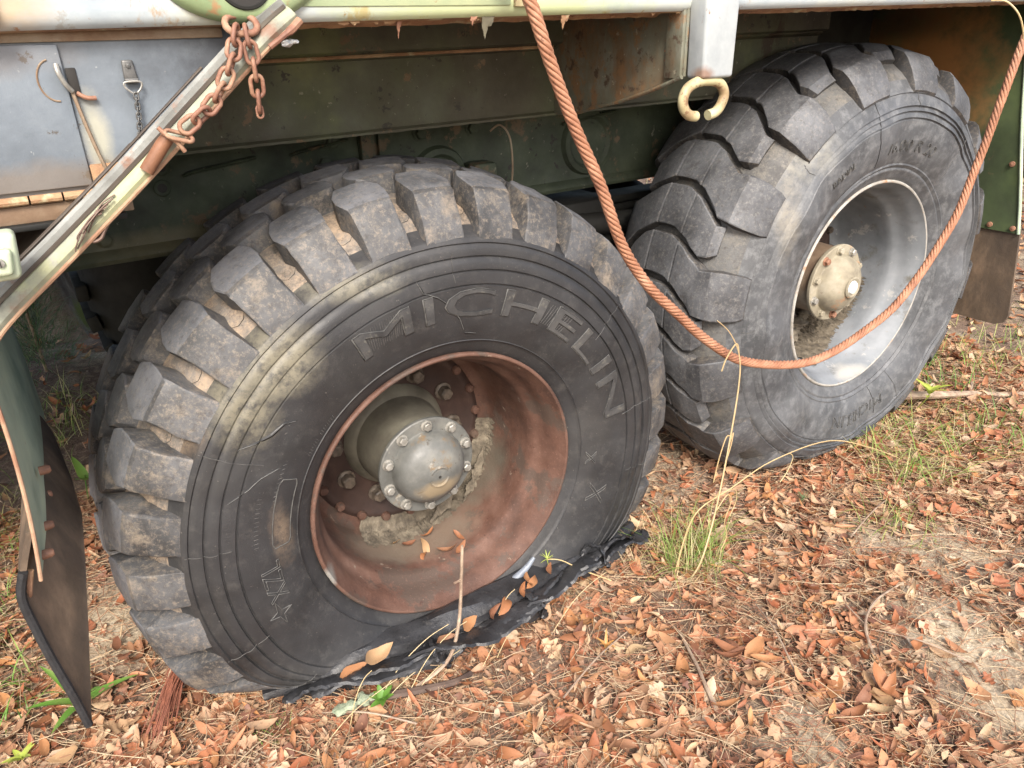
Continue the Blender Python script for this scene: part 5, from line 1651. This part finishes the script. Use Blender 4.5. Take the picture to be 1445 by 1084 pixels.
for i in range(5000):
    x = r_.uniform(-3, 7); y = r_.uniform(.3, 6)
    if (-.7 < x < 2.1 and y < 2.3): continue
    if vnoise(x, y, 1.3) < .42: continue
    mb.add(*blade((x, y, float(ground_h(x, y))), r_.uniform(.04, .14), r_.uniform(0, 6.28), r_.uniform(.1, 1.1), r_.uniform(.003, .006), r_.uniform(.2, 1.5), 3))
o = mb.build("grass_cover", M_grass, None, 60); tag(o, kind="stuff"); o["label"] = "patchy grass on the ground beyond the truck"

# tall seed stalk in front of the rear tyre, and an arching blade
mb = MB()
st_ = [(.49, -.18, GZ), (.501, -.2, -.269), (.529, -.2, -.148), (.548, -.2, .022), (.555, -.2, .15), (.545, -.2, .214), (.512, -.2, .267), (.473, -.2, .301)]
mb.add(*tube(spline(st_, 6), list(np.linspace(.0026, .0008, 43)), 6))
for a, pts in enumerate((((.545, -.2, .214), (.534, -.2, .240), (.510, -.2, .215), (.500, -.2, .19)), ((.548, -.2, .03), (.535, -.2, .03), (.520, -.2, -.02), (.512, -.2, -.07)), ((.547, -.2, .01), (.556, -.2, .035), (.552, -.2, .0), (.540, -.2, -.04)), ((.530, -.2, -.15), (.560, -.2, -.12), (.575, -.2, -.145), (.562, -.2, -.19), (.575, -.2, -.235), (.56, -.2, -.27)))):
    mb.add(*tube(spline(pts, 5), .0012, 5))
o = mb.build("dry_grass_stalk", M_straw); tag(o, "single tall dry grass stalk rising in front of the rear tyre", "grass stalk")
mb = MB()
ar = [(.475, -.15, GZ), (.488, -.16, -.22), (.512, -.17, -.156), (.604, -.17, -.138), (.74, -.17, -.112), (.949, -.17, -.128), (1.146, -.17, -.215), (1.30, -.17, -.30)]
mb.add(*tube(spline(ar, 6), list(np.linspace(.0030, .0010, 43)), 6, flat=.5))
for pts in (((.604, -.17, -.138), (.625, -.17, -.15), (.63, -.17, -.18), (.615, -.17, -.215)), ((.80, -.17, -.112), (.815, -.17, -.13), (.80, -.17, -.165), (.78, -.17, -.185))):
    mb.add(*tube(spline(pts, 5), .0011, 5))
o = mb.build("arching_grass_blade", M_straw); tag(o, "long arching dry blade across the foot of the rear tyre", "grass blade")

def sprig(name, c, stem_pts, leaf_n, leaf_len, leaf_w, mat, label, cat, seed, star=False):
    r_ = random.Random(seed)
    root = empty(name, c); tag(root, label, cat)
    V, F = tube(spline(stem_pts, 5), .0014, 6); obj("stem", V, F, M_straw if star else mat, root, 60)
    tip = Vector(stem_pts[-1])
    for i in range(leaf_n):
        a = 6.28 * i / leaf_n + r_.uniform(-.2, .2)
        V, F = blade(tip if star else Vector(stem_pts[-1]).lerp(Vector(stem_pts[0]), .25 * r_.random()), leaf_len * r_.uniform(.7, 1.1), a, r_.uniform(.5, 1.3), leaf_w, .6, 5)
        obj("leaf", V, F, mat, root, 60)
sprig("yellow_flower", (1.66, -.02, GZ), [(1.66, -.0, GZ), (1.655, -.03, GZ + .06), (1.65, -.04, GZ + .095)], 7, .06, .022, M_yellow, "yellow-green star-shaped flower beside the foot of the rear tyre", "flower", 3)
sprig("green_seedling", (-.235, -.125, GZ), [(-.235, -.125, GZ), (-.234, -.128, GZ + .025), (-.233, -.13, GZ + .040)], 9, .030, .018, M_grass_green, "small green oak-like seedling below the torn tyre", "seedling", 4)
sprig("broadleaf_weed", (-.70, .20, GZ), [(-.70, .20, GZ), (-.70, .195, GZ + .02)], 6, .10, .022, M_grass_green, "green strap-leaved weed by the tip of the left mud flap", "weed", 5)
sprig("yellow_seedling", (-.80, .12, GZ), [(-.80, .12, GZ), (-.80, .12, GZ + .02)], 6, .035, .014, M_yellow, "yellow-green seedling at the far lower left", "seedling", 6)
sprig("star_sprig", (.17, -.02, GZ), [(.33, -.10, GZ + .02), (.26, -.08, GZ + .07), (.22, -.06, GZ + .10), (.19, -.05, GZ + .11)], 9, .024, .003, M_yellow, "spiky yellow sprig on the torn edge of the front tyre", "sprig", 7, True)
sprig("orange_star_weed", (.20, -.24, GZ), [(.20, -.24, GZ), (.20, -.24, GZ + .02)], 6, .030, .008, M_orange_sprig, "orange star-shaped dead weed in the leaves right of the torn tyre", "weed", 8)
sprig("leaf_pair_plant", (-.62, .95, GZ), [(-.62, .95, GZ), (-.615, .95, GZ + .05), (-.61, .95, GZ + .09)], 3, .07, .03, M_grass_green, "bright two-leaved plant in the light left of the front tyre", "plant", 9)
sprig("pine_seedling", (.93, -.14, GZ), [(.93, -.14, GZ), (.93, -.14, GZ + .03)], 16, .03, .0018, M_pinegreen, "tiny blue-green pine seedling below the rear tyre", "seedling", 10)

# twigs
def twig(name, pts, r0, r1, mat, label, cat="twig", side=()):
    mb = MB(); P = spline(pts, 6)
    mb.add(*tube(P, list(np.linspace(r0, r1, len(P))), 7))
    for s in side: mb.add(*tube(spline(s, 4), r1 * .8, 5))
    o = mb.build(name, mat, None, 50); tag(o, label, cat); return o
twig("twig", [(-.17, -.12, GZ + .012), (-.10, -.13, -.285), (-.065, -.12, -.22), (-.045, -.105, -.13), (-.036, -.10, -.058)], .0040, .0028, M_twig, "pale stick leaning up against the bottom of the red rim", side=[[(-.045, -.105, -.13), (-.062, -.108, -.128)]])
twig("lichen_stick", [(-.30, -.10, GZ + .02), (-.24, -.11, GZ + .024), (-.17, -.135, GZ + .022), (-.10, -.155, GZ + .02), (-.06, -.15, GZ + .015)], .010, .006, mat_mix("dark_damp_stick", [(.3, (.04, .025, .02)), (.7, (.12, .08, .06))], 30), "dark stick crusted with pale green lichen in front of the torn tyre", "stick")
lumps("lichen", [(-.305, -.105, GZ + .030, .014), (-.285, -.108, GZ + .033, .013), (-.262, -.110, GZ + .036, .012), (-.245, -.114, GZ + .036, .010)], M_lichen, bpy.data.objects["lichen_stick"], seed=9, sub=2)
twig("twig", [(.62, -.55, GZ + .012), (.66, -.50, GZ + .03), (.74, -.47, GZ + .03), (.86, -.46, GZ + .015)], .0035, .002, M_twig, "thin grey forked twig on the sandy patch", side=[[(.66, -.50, GZ + .03), (.68, -.44, GZ + .03)]])
twig("twig", [(.27, -.47, GZ + .012), (.29, -.42, GZ + .02), (.31, -.38, GZ + .02), (.35, -.29, GZ + .014)], .0045, .003, M_twig, "short brown twig among the leaves in the lower middle")
twig("fallen_branch", [(1.60, .06, GZ + .05), (1.72, -.02, GZ + .05), (1.86, -.06, GZ + .03), (2.0, -.14, GZ + .02), (2.2, -.2, GZ + .02)], .014, .006, M_twig, "mossy grey fallen branch right of the rear tyre", "branch", side=[[(1.72, -.02, GZ + .05), (1.80, .06, GZ + .05)], [(1.86, -.06, GZ + .03), (1.95, -.02, GZ + .03)]])
for i, (x, y, az, L_) in enumerate(((.05, -.30, .3, .22), (.45, -.50, 1.1, .2), (-.2, -.2, 2.4, .18), (.9, -.3, .2, .25), (-.55, .1, .8, .15), (.75, -.68, 2.0, .2))):
    d_ = Vector((math.cos(az), math.sin(az), 0))
    b_ = Vector((x, y, GZ + .02))
    twig("twig", [b_, b_ + d_ * L_ * .5 + Vector((0, 0, .012)), b_ + d_ * L_ + Vector((0, 0, -.004))], .0022, .0012, M_twig,
         ["thin dry stem near the middle of the leaf litter", "thin dry stem beside the flat dead rosette", "thin dry stem left of the lichen stick", "thin dry stem below the rear tyre", "thin dry stem between the mud flap and front tyre", "thin dry stem at the bottom right corner"][i])
# dry stems tangled over the torn tyre
r_ = random.Random(31)
for i in range(12):
    x = -.36 + .5 * r_.random(); y = -.15 + .05 * r_.random()
    az_ = r_.uniform(-.6, 1.2); L_ = r_.uniform(.07, .2); hh = r_.uniform(.02, .09)
    pts = [(x, y, GZ + .01), (x + L_ * .35 * math.cos(az_), y + .012, GZ + .02 + hh * .6), (x + L_ * .7 * math.cos(az_), y + .022, GZ + .02 + hh * .95), (x + L_ * math.cos(az_), y + .03, GZ + .02 + hh)]
    V, F = tube(spline(pts, 6), .0008, 5); o = obj("dry_straw", V, F, M_straw, None, 60)
    tag(o, "thin pale dry stem leaning on the torn front tyre", "stem", "dry stems leaning on the torn tyre")
# bundle of long red-brown needles
r_ = random.Random(8)
mb = MB()
for i in range(110):
    a = r_.gauss(0, .10)
    x0_, y0_ = -.515 + r_.uniform(-.012, .012), .155 + r_.uniform(-.01, .01)
    L_ = r_.uniform(.10, .17)
    b_ = Vector((x0_, y0_, GZ + .055 + r_.uniform(0, .02)))
    e_ = b_ + Vector((-.55 + a, -.80 + a * .5, 0)).normalized() * L_ + Vector((0, 0, -.045 + r_.uniform(-.01, .01)))
    mb.add(*tube([b_, b_.lerp(e_, .5) + Vector((0, 0, .012)), e_], .0010, 4))
o = mb.build("pine_needle_bundle", mat_mix("red_brown_needles", [(.3, (.14, .05, .03)), (.7, (.34, .13, .08))], 40), None, 60)
tag(o, "fan of long red-brown pine needles at the left foot of the front tyre", "pine needles")
lumps("stone", [(-.475, .09, GZ + .018, .016)], M_lichen, None, seed=2, sub=3)
tag(bpy.data.objects["stone"], "small grey-green stone at the left foot of the front tyre", "stone")

# ------------------------------------------------------------------ trees beyond the truck
def tree(c, r0, h, label, seed, lean=(0, 0), crown=True, mat=M_bark):
    r_ = random.Random(seed)
    root = empty("tree", c); tag(root, label, "tree", None)
    V = []; F = []; n_ = 22; m_ = 26
    for i in range(m_):
        t = i / (m_ - 1)
        rad = r0 * (1 - .55 * t) + r0 * 1.1 * math.exp(-t * h / .16)
        for k in range(n_):
            a = 6.283 * k / n_
            q = rad * (1 + .07 * math.sin(5 * a + seed) + .05 * math.sin(9 * a + t * 11) + .04 * math.sin(15 * a + t * 31) + .22 * math.exp(-t * h / .12) * math.sin(4 * a + 1))
            V.append((c[0] + lean[0] * t + q * math.cos(a), c[1] + lean[1] * t + q * math.sin(a), c[2] - .05 + t * h))
    for i in range(m_ - 1):
        for k in range(n_):
            l = (k + 1) % n_
            F.append((i * n_ + k, i * n_ + l, (i + 1) * n_ + l, (i + 1) * n_ + k))
    obj("trunk", V, F, mat, root, 50)
    if crown:
        mb = MB()
        for b_i in range(9):
            a = r_.uniform(0, 6.28); z0_ = c[2] + h * r_.uniform(.45, .9)
            e = Vector((c[0] + lean[0] + math.cos(a) * h * .28, c[1] + lean[1] + math.sin(a) * h * .28, z0_ + h * .15))
            s = Vector((c[0] + lean[0] * .7, c[1] + lean[1] * .7, z0_))
            mb.add(*tube([s, s.lerp(e, .5) + Vector((0, 0, .2)), e], [r0 * .3, r0 * .2, r0 * .06], 7))
        mb.build("limb", mat, root, 50)
        nl = 5000
        cen = np.array([(c[0] + lean[0] + r_.gauss(0, h * .16), c[1] + lean[1] + r_.gauss(0, h * .16), c[2] + h * r_.uniform(.55, 1.1)) for _ in range(26)])
        idx = rng.integers(0, 26, nl)
        pos = cen[idx] + rng.normal(0, h * .055, (nl, 3))
        o = scatter("crown", [leaf_template(2, 2, 1, .5, .3, .2, seed=1)], pos, rng.uniform(.10, .2, nl), rng.uniform(0, 6.28, nl), rng.normal(0, .6, nl), rng.normal(0, .6, nl), M_foliage)
        del o["kind"]
        o.parent = root; o.matrix_parent_inverse = parent_world(root).inverted()
tree((-.575, 2.5, GZ), .095, 5.5, "mossy rough-barked tree trunk beyond the truck, left of the dark far wheel", 1, (-.5, .3))
tree((-2.2, 6.5, GZ), .16, 7, "tree standing far beyond the truck to the left", 2)
tree((4.6, 6.8, GZ), .18, 8, "tree standing far beyond the rear guard to the right", 3)
tree((1.2, 8.5, GZ), .15, 7.5, "slim tree directly behind the truck", 4)
tree((7.5, 3.2, GZ), .2, 8, "thick tree right of the truck's tail", 5)
# pine sapling in the gap
root = empty("pine_sapling", (-.66, 2.0, GZ)); tag(root, "feathery green pine sapling in front of the mossy trunk", "sapling")
V, F = tube([(-.66, 2.0, GZ), (-.665, 2.0, GZ + .3), (-.67, 2.02, GZ + .62)], [.006, .005, .002], 6); obj("stem", V, F, M_twig, root, 60)
mb = MB(); r_ = random.Random(3)
for i in range(2600):
    t = r_.random(); a = r_.uniform(0, 6.28); q = (.16 * (1 - .7 * t)) * r_.random()
    p = Vector((-.665 + q * math.cos(a), 2.0 + q * math.sin(a), GZ + .06 + .55 * t - q * .4))
    mb.add(*blade(p, r_.uniform(.04, .08), a + r_.gauss(0, .5), r_.uniform(.4, 1.5), .0042, .5, 3))
mb.build("needles", M_pinegreen, root, 60)

# mossy soil mound under the gap, bits of bright foliage beyond
for i, (x, y, l, s_) in enumerate(((-3.4, 4.4, "low bush beyond the truck at the far left", 1.0), (3.2, 5.6, "low bush beyond the truck near the right tree", 1.1), (.4, 6.2, "low bush straight behind the truck", 1.2), (5.8, 1.6, "low bush right of the rear mud flap", .8))):
    root = empty("bush", (x, y, GZ)); tag(root, l, "bush")
    r_ = random.Random(i)
    mb = MB()
    for k in range(9):
        a = r_.uniform(0, 6.28)
        mb.add(*tube([(x, y, GZ), (x + .2 * s_ * math.cos(a), y + .2 * s_ * math.sin(a), GZ + .35 * s_), (x + .42 * s_ * math.cos(a), y + .42 * s_ * math.sin(a), GZ + .7 * s_)], [.012, .008, .003], 5))
    mb.build("branches", M_twig, root, 50)
    nl = 2600
    cen = np.array([(x + r_.gauss(0, .3 * s_), y + r_.gauss(0, .3 * s_), GZ + r_.uniform(.15, .9) * s_) for _ in range(16)])
    pos = cen[rng.integers(0, 16, nl)] + rng.normal(0, .11 * s_, (nl, 3))
    o = scatter("leaves", [leaf_template(2, 2, 1, .5, .3, .2, seed=1)], pos, rng.uniform(.04, .08, nl), rng.uniform(0, 6.28, nl), rng.normal(0, .6, nl), rng.normal(0, .6, nl), M_foliage)
    del o["kind"]
    o.parent = root; o.matrix_parent_inverse = parent_world(root).inverted()
